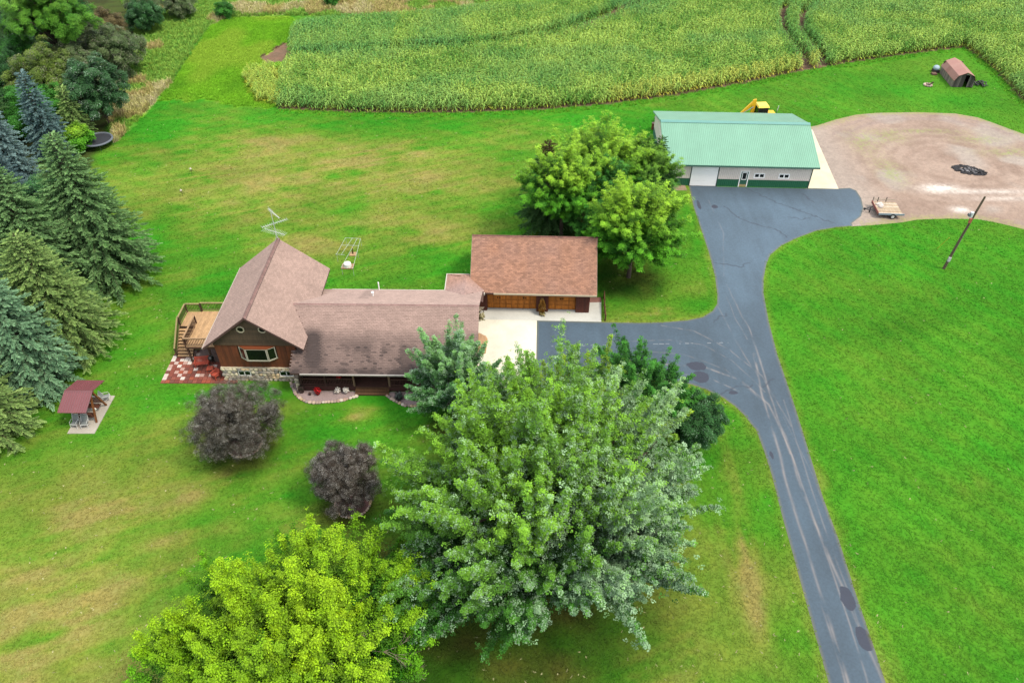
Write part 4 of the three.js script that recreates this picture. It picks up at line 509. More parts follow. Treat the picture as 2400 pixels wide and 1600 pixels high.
{
  const r = rnd(51), k = C(180, 160, 160, 0.5);
  const e1 = [[-19.75,-48.1],[-19.4,-47.38],[-18.95,-46.59],[-18.35,-46],[-17.77,-45.7],[-17.11,-45.62],[-16.4,-45.68],[-15.6,-45.75],[-14.82,-45.92],[-14.06,-46.2],[-13.5,-46.5]], e2 = [[-10.95,-46.5],[-10.57,-46.14],[-10.04,-45.75],[-9.35,-45.31],[-8.46,-45.2],[-7.76,-45.4],[-6.9,-45.7],[-5.6,-45.5],[-4.2,-45.8],[-3.4,-46.6]];
  const b1 = one('flower_bed', sheet([...e1, [-13.72, -47.05], [-18.4, -47.15], [-18.6, -48.2]], 0.03, null, k), M.soil, 'pink gravel bed edged with stones left of the porch steps', 'flower bed', 'gravel beds before the porch'); edging(b1, e1, 0.27, 0.165, r);
  const b2 = one('flower_bed', sheet([...e2, [-3.6, -46.95], [-10.75, -47.0]], 0.03, null, k), M.soil, 'pink gravel bed edged with stones right of the porch steps', 'flower bed', 'gravel beds before the porch'); edging(b2, e2, 0.29, 0.165, r);
  for (const [x, z, R, a0, a1, lab] of [[-22.0, -40.95, 1.35, -2.9, 3.4, 'round mulched bed with edging stones under the larger purple tree'], [-12.2, -35.1, 1.35, -2.9, 3.4, 'round mulched bed with edging stones under the smaller purple tree']]) { const c = [...Array(25)].map((_, i) => [x + R * Math.cos(lerp(a0, a1, i / 24)), z + R * Math.sin(lerp(a0, a1, i / 24))]); const b = one('tree_bed', sheet(c.slice(0, 24), 0.03, null, C(126, 88, 88, 0.5)), M.soil, lab, 'flower bed', 'mulched beds under the purple trees'); edging(b, c, 0.2, 0.105, r); }
  one('gravel_bed', sheet([[7.65, -60.3], [9.0, -60.35], [9.0, -59.55], [7.65, -59.5]], 0.06, null, C(168, 120, 110, 0.5)), M.soil, 'small red gravel bed at the right end of the garage', 'flower bed');
  one('mulch_bed', sheet([[-3.4, -47.35], [-1, -47.35], [-0.6, -45.6], [-3.4, -45.9]], 0.028, null, C(140, 104, 80, 0.5)), M.soil, 'bare brown mulch bed beyond the right porch end', 'flower bed');
}
const foliageBall = (b, x, y, z, R, n, k1, k2, s) => { const r = rnd(s); for (let i = 0; i < n; i++) { const d = V(r() - 0.5, r() - 0.35, r() - 0.5).normalize().multiplyScalar(R * (0.5 + 0.5 * r())), q = R * 0.34, u = V(r() - 0.5, r() - 0.5, r() - 0.5).normalize(), v = u.clone().cross(d).normalize(), c = [x + d.x, y + d.y, z + d.z], k = mix3(k1, k2, r()); const P = (a, e) => [c[0] + u.x * a * q + v.x * e * q, c[1] + u.y * a * q + v.y * e * q, c[2] + u.z * a * q + v.z * e * q]; b.quad(P(-1, 0), P(0, -0.5), P(1, 0), P(0, 0.5), k); } return b; };
function pot(name, label, [x, y, z], R, potK, k1, k2, n, group) { const t = thing(name, label, 'planter', [x, y, z], 0, group ?? 'pots and plants in the porch beds'), b = new MB(); b.cyl(0, 0, R * 1.0, 0, R * 0.62, 12, potK, R * 0.85); part(t, 'pot', b, M.paint); part(t, 'flowers', foliageBall(new MB(), 0, R * 1.35, 0, R * 1.15, n, k1, k2, Math.round(x * 100)), M.needle); return t; }
pot('flower_pot', 'left white flower pot in the gravel before the porch', [-15.32, 0.03, -46.85], 0.26, C(200, 190, 180, 0.5), C(246, 244, 240, 0.62), C(214, 210, 200, 0.6), 70);
pot('flower_pot', 'right white flower pot in the gravel, beside the steps', [-14.62, 0.03, -46.85], 0.26, C(200, 190, 180, 0.5), C(246, 244, 240, 0.62), C(214, 210, 200, 0.6), 70);
pot('flower_pot', 'planter of bright red flowers on the gravel left of the steps', [-17.08, 0.03, -46.72], 0.3, C(120, 60, 50), C(214, 40, 44, 0.55), C(180, 30, 40, 0.5), 80);
pot('flower_pot', 'small dark plant on the gravel beside the red flowers', [-17.75, 0.03, -46.6], 0.14, C(60, 40, 36), C(96, 52, 60), C(60, 70, 50), 40);
pot('flower_pot', 'wide low dark pot on the gravel right of the steps', [-9.85, 0.03, -46.1], 0.36, C(50, 52, 54), C(60, 84, 66), C(100, 104, 104), 60);
pot('flower_pot', 'dark pot on the gravel next to the bushy young maple', [-8.4, 0.03, -46.25], 0.3, C(44, 46, 50), C(50, 70, 60), C(90, 92, 96), 50);
pot('flower_pot', 'dark leafy shrub in the bed corner by the stone foundation', [-18.55, 0.03, -46.95], 0.3, C(70, 54, 48), C(84, 62, 66), C(56, 62, 44), 70);
{ const t = thing('hanging_basket', 'red flower basket hanging under the porch eave', 'basket', [-14.95, 2.02, -46.82]), b = new MB(); b.geo(new THREE.SphereGeometry(0.17, 10, 6, 0, 6.3, 1.57, 1.57), new THREE.Matrix4(), C(90, 60, 44)); part(t, 'bowl', b, M.paint); part(t, 'flowers', foliageBall(new MB(), 0, 0.08, 0, 0.22, 60, C(220, 30, 40, 0.55), C(170, 20, 34, 0.5), 5), M.needle); const w = new MB(); w.tube([[0, 0.1, 0], [0, 0.52, 0.02]], 0.008, 0.008, 4, C(60, 60, 60)); part(t, 'hanger', w, M.steel); }
// ---------- by the garage and the side door ----------
{ // tied bundle of dry corn stalks
  const t = thing('corn_stalk_bundle', 'tied bundle of dried tan corn stalks against the middle garage pier', 'decoration', [2.95, 0.045, -57.68]), r = rnd(61), b = new MB(), l = new MB();
  for (let i = 0; i < 26; i++) { const a = r() * 6.28, q = 0.1 + r() * 0.22; b.tube([[q * Math.cos(a), 0, q * Math.sin(a)], [q * 0.35 * Math.cos(a), 1.1, q * 0.35 * Math.sin(a)], [q * 0.5 * Math.cos(a + 0.3), 1.75 + r() * 0.35, q * 0.5 * Math.sin(a + 0.3)]], 0.018, 0.008, 4, vary(C(196, 152, 84), r, 0.5)); }
  part(t, 'stalks', b, M.wood);
  for (let i = 0; i < 150; i++) { const a = r() * 6.28, y = 0.3 + r() * 1.5, q = 0.3 * (1 - Math.abs(y - 0.9) / 1.6), L = 0.2 + r() * 0.3, k = mix3(C(214, 168, 84), C(150, 96, 40), r()), c = Math.cos(a), s = Math.sin(a); l.quad([q * c * 0.5, y, q * s * 0.5], [q * c - s * 0.04, y + L * 0.3, q * s + c * 0.04], [(q + L * 0.35) * c, y - L * 0.6, (q + L * 0.35) * s], [q * c + s * 0.04, y + L * 0.2, q * s - c * 0.04], k); }
  part(t, 'dry_leaves', l, M.needle); const w = new MB(); w.cyl(0, 1.0, 1.06, 0, 0.16, 10, C(150, 90, 40)); part(t, 'twine', w, M.wood);
  part(t, 'foot_plants', foliageBall(new MB(), 0.02, 0.16, 0.16, 0.34, 60, C(96, 104, 60), C(196, 180, 120), 9), M.needle);
}
{ const t = slatBench('porch_bench', 'weathered bench with pale slats beside the left garage pier', 'bench', [-3.1, 0.045, -58.1], 62, 1.3, C(196, 184, 164, 0.5)); }
{ const t = thing('wagon_wheel', 'old wagon wheel leaning among dry plants by the link roof', 'wheel', [-3.2, 0.05, -57.25], 30), b = new MB(), k = C(84, 66, 50); b.geo(new THREE.TorusGeometry(0.48, 0.035, 6, 24), new THREE.Matrix4().makeRotationX(-0.3).setPosition(0, 0.5, 0), k); part(t, 'rim', b, M.wood); const s = new MB(); for (let i = 0; i < 8; i++) { const a = i * 0.785, c = Math.cos(a) * 0.46, e = Math.sin(a) * 0.46; s.tube([[0, 0.5, 0], [c, 0.5 + e * 0.955, -e * 0.295]], 0.02, 0.018, 4, k); } part(t, 'spokes', s, M.wood); part(t, 'dry_plants', foliageBall(new MB(), 0.1, 0.2, 0.3, 0.42, 90, C(150, 150, 90), C(216, 206, 176), 19), M.needle); }
{ // tan stoop with cut corners at the side door
  const t = thing('wooden_stoop', 'tan planked stoop with cut corners at the side door', 'step', [-3.0, 0.035, -53.15], -1), r = rnd(81), o = [[-0.5, 1.5], [0.05, 1.42], [0.55, 1.1], [0.62, -0.7], [0.45, -1.1], [-0.5, -1.5]], b = new MB(); b.hex(o.map(([x, z]) => [x * 1.06, 0, z * 1.03]), o.map(([x, z]) => [x * 1.06, 0.17, z * 1.03]), C(222, 178, 124, 0.54)); part(t, 'lower_tier', b, M.wood);
  for (let i = 0; i < 7; i++) { const x0 = -0.5 + i * 0.15, x1 = Math.min(x0 + 0.142, 0.52), zl = lerp(1.4, 0.98, cl((x1 - 0.05) / 0.5)), s = new MB(); s.box(x0, 0.17, lerp(-1.38, -0.95, cl((x1 - 0.0) / 0.5)), x1, 0.3, zl, vary(C(224, 182, 140, 0.54), r, 0.12)); part(t, 'plank', s, M.wood); }
}
{ const t = thing('side_railing', 'short dark wooden railing at the right end of the porch', 'railing', [-3.15, 0, -49.3], -8), k = C(58, 40, 36, 0.45); const a = new MB(); a.bar([0, 0.95, 0], [0.75, 0.95, 0.15], 0.08, 0.08, k).bar([0, 0.25, 0], [0.75, 0.25, 0.15], 0.06, 0.08, k); part(t, 'rails', a, M.wood); for (let i = 0; i < 4; i++) { const b = new MB(), w = i === 3 ? 0.1 : 0.045; b.box(i * 0.25 - w / 2, i === 3 ? 0 : 0.25, i * 0.05 - w / 2, i * 0.25 + w / 2, 0.97, i * 0.05 + w / 2, k); part(t, 'upright', b, M.wood); } }
{ const t = thing('log_fence', 'low rustic brown log fence along the right side of the garage slab', 'fence', [9.2, 0, -58.5], -3), r = rnd(87); for (let i = 0; i < 4; i++) { const b = new MB(), z = -1.8 + i * 1.2; b.tube([[0, 0, z], [0.02, 0.85, z + 0.05]], 0.07, 0.055, 6, vary(C(120, 80, 50), r, 0.4)); part(t, 'post', b, M.bark); } for (const y of [0.25, 0.5, 0.75]) { const b = new MB(); b.tube([[0.03, y, -1.95], [-0.02, y + 0.06 * (r() - 0.5), 0], [0.05, y - 0.04, 1.9]], 0.055, 0.045, 6, vary(C(136, 92, 56), r, 0.4)); part(t, 'rail', b, M.bark); } }
// ---------- things on the lawn ----------
{ // television aerial on the rear end of the ridge
  const t = thing('tv_antenna', 'silver television antenna with three booms above the gable ridge', 'antenna', [-22.1, 7.5, -59.7]), k = C(206, 214, 214, 0.6), m = new MB(); m.tube([[0, -0.4, 0], [0, 2.9, 0]], 0.03, 0.025, 6, k).tube([[0, 0.5, 0], [0.25, -0.2, 0.15]], 0.015, 0.015, 4, k).tube([[0, 0.5, 0], [-0.25, -0.2, 0.15]], 0.015, 0.015, 4, k); part(t, 'mast', m, M.paint);
  for (const [y, a, c, n, e0, e1] of [[1.0, [-1.05, -0.3], [1.05, 0.72], 12, 0.5, 0.38], [1.7, [-0.95, 0.55], [1.05, -0.85], 12, 0.3, 0.3], [2.7, [-0.5, -1.0], [0.85, 0.55], 9, 0.16, 0.12]]) {
    const b = new MB(); b.bar([a[0], y, a[1]], [c[0], y, c[1]], 0.04, 0.04, k); const bo = part(t, 'boom', b, M.paint), L = Math.hypot(c[0] - a[0], c[1] - a[1]), dx = -(c[1] - a[1]) / L, dz = (c[0] - a[0]) / L, s = new MB();
    for (let i = 0; i <= n; i++) { const q = i / n, l = lerp(e0, e1, q), x = lerp(a[0], c[0], q), z = lerp(a[1], c[1], q); s.tube([[x - dx * l, y + 0.02, z - dz * l], [x + dx * l, y + 0.02, z + dz * l]], 0.011, 0.011, 4, k); } if (y > 2.5) for (let i = 0; i < 6; i++) { const q = i / 12, x = lerp(a[0], c[0], q), z = lerp(a[1], c[1], q); s.tube([[x, y - 0.25, z], [x, y + 0.3, z]], 0.011, 0.011, 4, k); } part(bo, 'elements', s, M.paint);
  }
}
{ // pipe frame over the well
  const t = thing('pipe_frame', 'low metal pipe frame standing on the lawn behind the wing', 'frame', [-17.3, 0, -66.6]), k = C(196, 214, 202, 0.56), X = 17.3, Z = 66.6, y = 1.0, bar = (n, a, c) => { const b = new MB(); b.tube([[a[0] + X, a[2] ?? y, a[1] + Z], [c[0] + X, c[2] ?? y, c[1] + Z]], 0.019, 0.019, 6, k); part(t, n, b, M.paint); };
  bar('rail', [-18.27, -69.6], [-18.72, -66.5]); bar('rail', [-17.5, -69.5], [-18.2, -66.4]); bar('rail', [-16.95, -69.5], [-17.8, -64.2]); bar('rail', [-16.6, -69.4], [-16.58, -63.95]);
  bar('crossbar', [-18.27, -69.6], [-16.55, -69.45]); bar('crossbar', [-18.85, -66.5], [-17.85, -66.4]); bar('crossbar', [-18.4, -68.2], [-16.6, -68.1]); bar('crossbar', [-17.85, -64.2], [-16.55, -64]);
  for (const [x, z] of [[-18.25, -69.6], [-16.6, -69.45], [-18.7, -66.5], [-17.8, -64.2], [-16.58, -64], [-16.6, -67.2]]) bar('post', [x, z, 0], [x, z, y]);
}
{ const t = thing('well_cover', 'white round well cover on a small wooden platform inside the pipe frame', 'well cover', [-17.5, 0, -65.6], -2), p = new MB(), r = rnd(5); for (let i = 0; i < 5; i++) p.box(-0.65 + i * 0.26, 0, -0.45, -0.41 + i * 0.26, 0.12, 0.45, vary(C(196, 156, 112), r)); part(t, 'platform', p, M.wood); const b = new MB(); b.tube([[0, 0.12, 0], [0, 0.4, 0], [0, 0.5, 0]], 0.42, 0.36, 20, C(244, 244, 242, 0.64)); part(t, 'cover', b, M.paint); }
{ const t = thing('hand_pump', 'small dark hand pump on a wooden base inside the pipe frame', 'pump', [-17.3, 0, -67.9]), p = new MB(); p.box(-0.35, 0, -0.3, 0.35, 0.1, 0.35, C(214, 176, 130)); part(t, 'base', p, M.wood); const b = new MB(), k = C(84, 64, 36); b.cyl(0, 0.1, 0.85, 0, 0.08, 8, k, 0.06).tube([[0, 0.7, 0], [0.02, 0.68, 0.28]], 0.04, 0.03, 6, k).cyl(0, 0.85, 0.98, 0, 0.1, 8, C(196, 176, 70), 0.05); part(t, 'body', b, M.paint); const h = new MB(); h.tube([[0, 0.9, 0], [-0.05, 0.98, -0.4]], 0.018, 0.015, 5, k); part(t, 'handle', h, M.paint); }
for (const [x, z, lab] of [[-40.25, -85.2, 'small lawn ornament on a stake near the dry patch behind the house'], [-39.75, -80.0, 'small lawn ornament on a stake nearest the big spruces']]) { const t = thing('lawn_ornament', lab, 'ornament', [x, 0, z], 0, 'ornaments on the back lawn'), b = new MB(); b.tube([[0, 0, 0], [0, 0.7, 0]], 0.02, 0.02, 5, C(70, 60, 50)); part(t, 'stake', b, M.paint); const c = new MB(); c.geo(new THREE.OctahedronGeometry(0.18, 0), new THREE.Matrix4().makeTranslation(0, 0.8, 0), C(216, 206, 196)); c.box(-0.2, 0.5, -0.02, 0.2, 0.56, 0.02, C(90, 70, 50)); part(t, 'figure', c, M.paint); }
{ const t = thing('trampoline', 'round black trampoline with a grey rim beside the spruces', 'trampoline', [-55.0, 0, -92.8]), b = new MB(); b.cyl(0, 0.86, 0.885, 0, 1.75, 32, C(40, 46, 56, 0.5)); part(t, 'mat', b, M.plain); const p = new MB(); p.geo(new THREE.TorusGeometry(1.88, 0.13, 6, 36), new THREE.Matrix4().makeRotationX(1.5708).setPosition(0, 0.9, 0), C(112, 122, 136, 0.5)); part(t, 'rim_pad', p, M.plain); for (let i = 0; i < 6; i++) { const a = i * 1.047, l = new MB(); l.tube([[1.85 * Math.cos(a), 0.85, 1.85 * Math.sin(a)], [1.9 * Math.cos(a), 0, 1.9 * Math.sin(a)]], 0.03, 0.03, 6, C(120, 124, 128)); part(t, 'leg', l, M.steel); } }
// ---------- around the shed and the yard ----------
{ // excavator parked behind the shed
  const t = thing('backhoe', 'yellow backhoe parked behind the green-roofed shed with its arm folded', 'backhoe', [34.4, 0, -99.3], 4), y = C(250, 200, 20, 0.55), d = C(40, 42, 44), b = new MB();
  b.box(-1.0, 0.75, -0.75, 1.9, 1.35, 0.75, y); b.box(0.9, 1.35, -0.5, 1.9, 1.7, 0.5, y); part(t, 'body', b, M.paint);
  const c = new MB(); c.col = d; for (const x of [-0.65, 0.65]) for (const z of [-0.65, 0.65]) c.box(x - 0.05, 1.35, z - 0.05, x + 0.05, 2.66, z + 0.05); const cab = part(t, 'cab', c, M.paint); const rf = new MB(); rf.hex([[-0.8, 2.66, 0.82], [0.8, 2.66, 0.82], [0.8, 2.66, -0.82], [-0.8, 2.66, -0.82]], [[-0.7, 2.86, 0.7], [0.7, 2.86, 0.7], [0.7, 2.86, -0.7], [-0.7, 2.86, -0.7]], C(255, 226, 90, 0.6)); part(cab, 'cab_roof', rf, M.paint); const gl = new MB(); gl.box(-0.62, 1.4, -0.62, 0.62, 2.6, 0.62, W1); part(cab, 'window', gl, M.glass); const st = new MB(); st.box(-0.25, 1.35, -0.2, 0.2, 1.75, 0.25, d); part(cab, 'seat', st, M.plain);
  const a1 = new MB(); a1.hex([[-1.5, 0.9, 0.14], [-1.0, 0.9, 0.14], [-1.0, 0.9, -0.14], [-1.5, 0.9, -0.14]], [[-1.45, 3.5, 0.12], [-1.0, 3.6, 0.12], [-1.0, 3.6, -0.12], [-1.45, 3.5, -0.12]], y); part(t, 'boom', a1, M.paint); const a2 = new MB(); a2.bar([-1.1, 3.5, 0], [-2.9, 1.5, 0.1], 0.24, 0.34, y); part(t, 'dipper_arm', a2, M.paint); const cy = new MB(); cy.tube([[-1.25, 2.6, 0.2], [-2.5, 1.85, 0.2]], 0.06, 0.05, 6, C(200, 200, 200)); part(t, 'cylinder', cy, M.steel); const bk = new MB(); bk.hex([[-3.3, 0.6, 0.35], [-2.7, 0.6, 0.35], [-2.7, 0.6, -0.35], [-3.3, 0.6, -0.35]], [[-3.1, 1.4, 0.35], [-2.6, 1.4, 0.35], [-2.6, 1.4, -0.35], [-3.1, 1.4, -0.35]], d); part(t, 'bucket', bk, M.paint);
  for (const [x, R] of [[-0.5, 0.7], [1.5, 0.5]]) for (const z of [-0.95, 0.95]) { const w = new MB(); w.tube([[x, R, z - 0.18], [x, R, z + 0.18]], R, R, 16, C(36, 36, 38)); const wh = part(t, 'wheel', w, M.plain); const q = new MB(); q.tube([[x, R, z - 0.2], [x, R, z + 0.2]], R * 0.5, R * 0.5, 12, y); part(wh, 'rim', q, M.paint); }
}
{ const t = thing('utility_trailer', 'grey utility trailer with a dark load behind the left end of the shed', 'trailer', [21.3, 0, -99.6], 6), b = new MB(); b.box(-1.3, 0.5, -0.7, 1.3, 0.62, 0.7, C(96, 104, 112)); part(t, 'bed', b, M.paint); const l = new MB(), r = rnd(3); for (let i = 0; i < 12; i++) { const x = -1 + r() * 2, z = -0.5 + r(); l.geo(new THREE.IcosahedronGeometry(0.2 + r() * 0.2, 0), new THREE.Matrix4().makeTranslation(x, 0.75, z), vary(C(90, 96, 104), r, 0.8)); } part(t, 'load', l, M.plain); for (const z of [-0.8, 0.8]) { const w = new MB(); w.tube([[0, 0.33, z - 0.1], [0, 0.33, z + 0.1]], 0.33, 0.33, 12, C(34, 34, 36)); part(t, 'wheel', w, M.plain); } }
{ const t = thing('oil_drum', 'rusty drum standing behind the left wall of the shed', 'drum', [19.5, 0, -97.6]), b = new MB(); b.cyl(0, 0, 0.9, 0, 0.3, 12, C(130, 70, 50)); part(t, 'body', b, M.paint); const c = new MB(); c.cyl(0, 0.9, 0.93, 0, 0.31, 12, C(90, 60, 50)); part(t, 'lid', c, M.paint); }
{ const b = new MB(); b.tube([[37.8, 0, -102.7], [37.9, 1.1, -102.6]], 0.05, 0.05, 6, C(240, 240, 240, 0.62)).tube([[37.8, 0, -102.7], [37.83, 0.4, -102.67]], 0.055, 0.055, 6, C(70, 90, 60)); one('marker_post', b, M.paint, 'thin white marker post on the grass right of the backhoe', 'post'); }
{ // the old barn
  const t = thing('old_barn', 'small weathered barn with a rusty gambrel roof beside the corn', 'barn', [68.15, 0, -111.35], -5), r = rnd(91), gp = [[-1.6, 1.05], [-1.15, 1.85], [0, 2.35], [1.15, 1.85], [1.6, 1.05]], D = -5.6;
  const w = new MB(); w.col = C(54, 48, 46); w.box(-1.5, 0, D + 0.1, -1.42, 1.1, -0.05).box(1.42, 0, D + 0.1, 1.5, 1.1, -0.05); w.box(-1.42, 0, D + 0.1, 1.42, 1.9, D + 0.15); part(t, 'wall', w, M.wood);
  for (let x = -1.5; x < 1.45; x += 0.19) { if (x > -0.1 && x < 0.45) continue; const b = new MB(), m = x + 0.09, y = m < 0 ? (m < -1.15 ? lerp(1.05, 1.85, (m + 1.6) / 0.45) : lerp(1.85, 2.35, (m + 1.15) / 1.15)) : m > 1.15 ? lerp(1.85, 1.05, (m - 1.15) / 0.45) : lerp(2.35, 1.85, m / 1.15); b.box(x, 0.02 + r() * 0.1, -0.06, x + 0.17, y - 0.06, -0.02 + r() * 0.03, mix3(C(62, 58, 58), C(150, 144, 138), r() * r())); part(t, 'board', b, M.wood); }
  for (let z = D + 0.1; z < -0.1; z += 0.24) { const b = new MB(); b.box(-1.55, 0.02, z, -1.5, 1.1, z + 0.22, mix3(C(120, 112, 104), C(176, 166, 152), r())); part(t, 'board', b, M.wood); }
  { const b = new MB(); b.box(-0.1, 1.95, -0.05, 0.5, 2.1, -0.01, C(190, 184, 176)); b.box(-0.16, 0, -0.05, -0.1, 1.95, 0.0, C(140, 132, 124)); part(t, 'door_frame', b, M.wood); }
  for (let i = 0; i < 4; i++) for (let j = 0; j < 6; j++) { const b = new MB(), [a, c] = [gp[i], gp[i + 1]], z0 = lerp(0.22, D - 0.1, j / 6), z1 = lerp(0.22, D - 0.1, (j + 1) / 6), o = 0.03 + (i % 2) * 0.002; b.hex([[a[0], a[1], z0], [c[0], c[1], z0], [c[0], c[1], z1], [a[0], a[1], z1]], [[a[0], a[1] + o, z0], [c[0], c[1] + o, z0], [c[0], c[1] + o, z1], [a[0], a[1] + o, z1]], mix3(i === 0 ? C(150, 84, 62) : C(178, 122, 108), C(190, 140, 124), r() * 0.8)); part(t, 'roof_sheet', b, M.metal); }
}
{ const b = new MB(), r = rnd(95); for (let i = 0; i < 26; i++) { const x = 70.3 + r() * 2.0, z = -113 + r() * 1.2, a = r() * 6.28, L = 0.3 + r() * 0.5, y = 0.1 + r() * 0.45; b.bar([x, y * 0.6, z], [x + L * Math.cos(a), y, z + L * Math.sin(a)], 0.06 + r() * 0.12, 0.05 + r() * 0.14, mix3(C(30, 32, 40), C(96, 94, 100), r() * r())); } one('scrap_pile', b, M.plain, 'dark scrap pile against the right side of the old barn', 'scrap'); }
{ const b = new MB(); b.geo(new THREE.IcosahedronGeometry(0.5, 1), new THREE.Matrix4().makeScale(1, 0.8, 1.2).setPosition(66.6, 0.65, -117.3), C(170, 196, 210)).box(66.2, 0, -117.8, 67, 0.4, -116.8, C(60, 48, 46)).box(65.6, 0, -116.6, 66.3, 0.25, -115.9, C(110, 80, 64)); one('covered_heap', b, M.plain, 'pale blue covered heap behind the old barn', 'heap'); }
{ const t = thing('fire_ring', 'small stone fire ring on the grass left of the old barn', 'fire pit', [63.3, 0, -112.1]), r = rnd(97); for (let i = 0; i < 9; i++) { const m = part(t, 'stone', stoneGeo[Math.floor(r() * 6)], M.stone), a = i * 0.7; m.position.set(0.5 * Math.cos(a), 0.12, 0.5 * Math.sin(a)); m.scale.set(0.2, 0.17, 0.2); } const b = new MB(); b.cyl(0, 0, 0.06, 0, 0.42, 10, C(60, 58, 58)); part(t, 'ash', b, M.soil); const l = new MB(); l.bar([0.2, 0.15, 0.1], [0.75, 0.5, -0.1], 0.16, 0.14, C(70, 46, 36)); part(t, 'log', l, M.bark); }
{ // remains of a bonfire
  const r = rnd(99), t = thing('ash_heap', 'black and grey burnt ash heap in the middle of the gravel yard', 'ash heap', [57.9, 0.01, -86.2], -14), a = new MB(), c = new MB();
  for (let i = 0; i < 120; i++) { const q = r() * 6.28, m = Math.sqrt(r()), x = m * 1.9 * Math.cos(q), z = m * 1.15 * Math.sin(q) + 0.12 * x, s = 0.1 + r() * 0.16; a.geo(new THREE.IcosahedronGeometry(1, 0), new THREE.Matrix4().makeScale(s * 1.7, 0.05 + r() * 0.1, s).setPosition(x, 0.03, z), m > 0.55 || r() < 0.3 ? vary(C(48, 48, 54), r, 0.7) : vary(C(150, 150, 156), r, 0.5)); }
  part(t, 'ash', a, M.soil); for (let i = 0; i < 16; i++) { const x = (r() - 0.5) * 3.4, z = (r() - 0.5) * 1.1, q = r() * 3; c.bar([x, 0.1, z], [x + 0.5 * Math.cos(q), 0.16, z + 0.5 * Math.sin(q)], 0.08, 0.08, C(28, 28, 32)); } part(t, 'charred_wood', c, M.bark);
}
{ // flatbed trailer on the edge of the gravel
  const t = thing('flatbed_trailer', 'flatbed trailer with worn plank deck at the edge of the asphalt', 'trailer', [43.75, 0, -76.3], -4), r = rnd(103), w = 1.35, d = 1.3, h = 0.62;
  for (let i = 0; i < 9; i++) { const b = new MB(), z0 = lerp(-d, d, i / 9); b.box(-w, h, z0 + 0.006, w, h + 0.05, z0 + 2 * d / 9 - 0.006, mix3(C(196, 170, 136), C(226, 212, 190), r())); part(t, 'plank', b, M.wood); }
  const f = new MB(); f.box(-w - 0.05, h - 0.16, -d - 0.03, w, h - 0.005, d + 0.03, C(74, 70, 70)); part(t, 'frame', f, M.paint); const s = new MB(); s.box(-w - 0.09, h - 0.1, -d, -w - 0.03, h + 0.2, d, C(180, 110, 100)); part(t, 'headboard', s, M.wood);
  const q = new MB(); q.box(-w, h - 0.12, d + 0.03, w + 0.2, h + 0.1, d + 0.08, C(150, 170, 186)); part(t, 'side_rail', q, M.paint); const k = new MB(); k.box(-w, h + 0.3, -d - 0.08, w - 0.15, h + 0.36, -d - 0.02, C(200, 186, 164)); k.col = C(80, 74, 70); for (const x of [-1.3, -0.75, 0.2]) k.box(x - 0.04, h - 0.1, -d - 0.1, x + 0.04, h + 0.6, -d - 0.04); part(t, 'stakes', k, M.wood);
  const g = new MB(); g.tube([[-w, h - 0.1, 0.5], [-w - 1.2, h - 0.18, 0.05]], 0.05, 0.05, 6, C(60, 60, 64)).tube([[-w, h - 0.1, -0.5], [-w - 1.2, h - 0.18, 0.05]], 0.05, 0.05, 6, C(60, 60, 64)).box(-w - 1.3, h - 0.3, -0.02, -w - 1.1, h - 0.05, 0.12, C(40, 40, 44)).cyl(-w - 0.55, 0, h, 0.05, 0.06, 6, C(40, 40, 44)); part(t, 'drawbar', g, M.paint);
  for (const z of [-d + 0.05, d - 0.02]) { const wl = new MB(); wl.tube([[0.3, 0.33, z - 0.1], [0.3, 0.33, z + 0.14]], 0.33, 0.33, 14, C(30, 30, 32)); const wh = part(t, 'wheel', wl, M.plain), rm = new MB(); rm.tube([[0.3, 0.33, z - 0.11], [0.3, 0.33, z + 0.16]], 0.18, 0.18, 10, C(226, 228, 230)); part(wh, 'rim', rm, M.paint); }
}
{ const b = new MB(), r = rnd(107); for (let i = 0; i < 14; i++) b.geo(new THREE.IcosahedronGeometry(0.14 + r() * 0.12, 0), new THREE.Matrix4().makeScale(1, 0.6, 1).setPosition(42.75 + r() * 0.6, 0.72, -77.2 + r() * 0.9), vary(C(226, 218, 212), r, 0.4)); one('rubble', b, M.stone, 'pale rubble lying on the left end of the flatbed trailer', 'rubble'); }
{ // utility pole with its meter, transformer and lamp
  const t = thing('utility_pole', 'leaning wooden utility pole on the lawn by the gravel yard', 'utility pole', [45.9, 0, -65.3]), b = new MB(), top = [0.48, 9.0, 0.4]; b.tube([[0, 0, 0], [0.2, 4.4, 0.18], top], 0.16, 0.1, 10, C(128, 112, 92)); part(t, 'pole', b, M.bark);
  const tr = new MB(); tr.cyl(-0.05, 6.7, 7.25, 0.45, 0.17, 10, C(222, 228, 232, 0.6)); part(t, 'transformer', tr, M.paint); const l = new MB(); l.tube([[0.35, 7.1, 0.3], [-0.25, 7.15, 0.45]], 0.03, 0.03, 6, C(120, 126, 134)).box(-0.4, 6.85, 0.35, -0.2, 7.1, 0.6, C(110, 118, 128)); part(t, 'lamp_arm', l, M.paint); const r = new MB(); r.box(0.0, 6.0, 0.32, 0.25, 6.5, 0.5, C(190, 110, 86)); part(t, 'junction_box', r, M.paint); const m = new MB(); m.box(-0.14, 1.1, 0.12, 0.12, 1.6, 0.3, C(206, 210, 212, 0.58)); part(t, 'meter_box', m, M.paint); const c = new MB(); c.tube([[0.12, 1.6, 0.17], [0.3, 6.4, 0.36]], 0.03, 0.025, 6, C(176, 180, 180)); part(t, 'conduit', c, M.paint);
}
{ const b = new MB(); b.tube([[46.75, 0, -69], [47.05, 1.9, -68.3]], 0.03, 0.03, 6, C(226, 214, 60, 0.56)); one('guy_marker', b, M.paint, 'thin slanting yellow marker rod on the lawn left of the utility pole', 'marker'); }

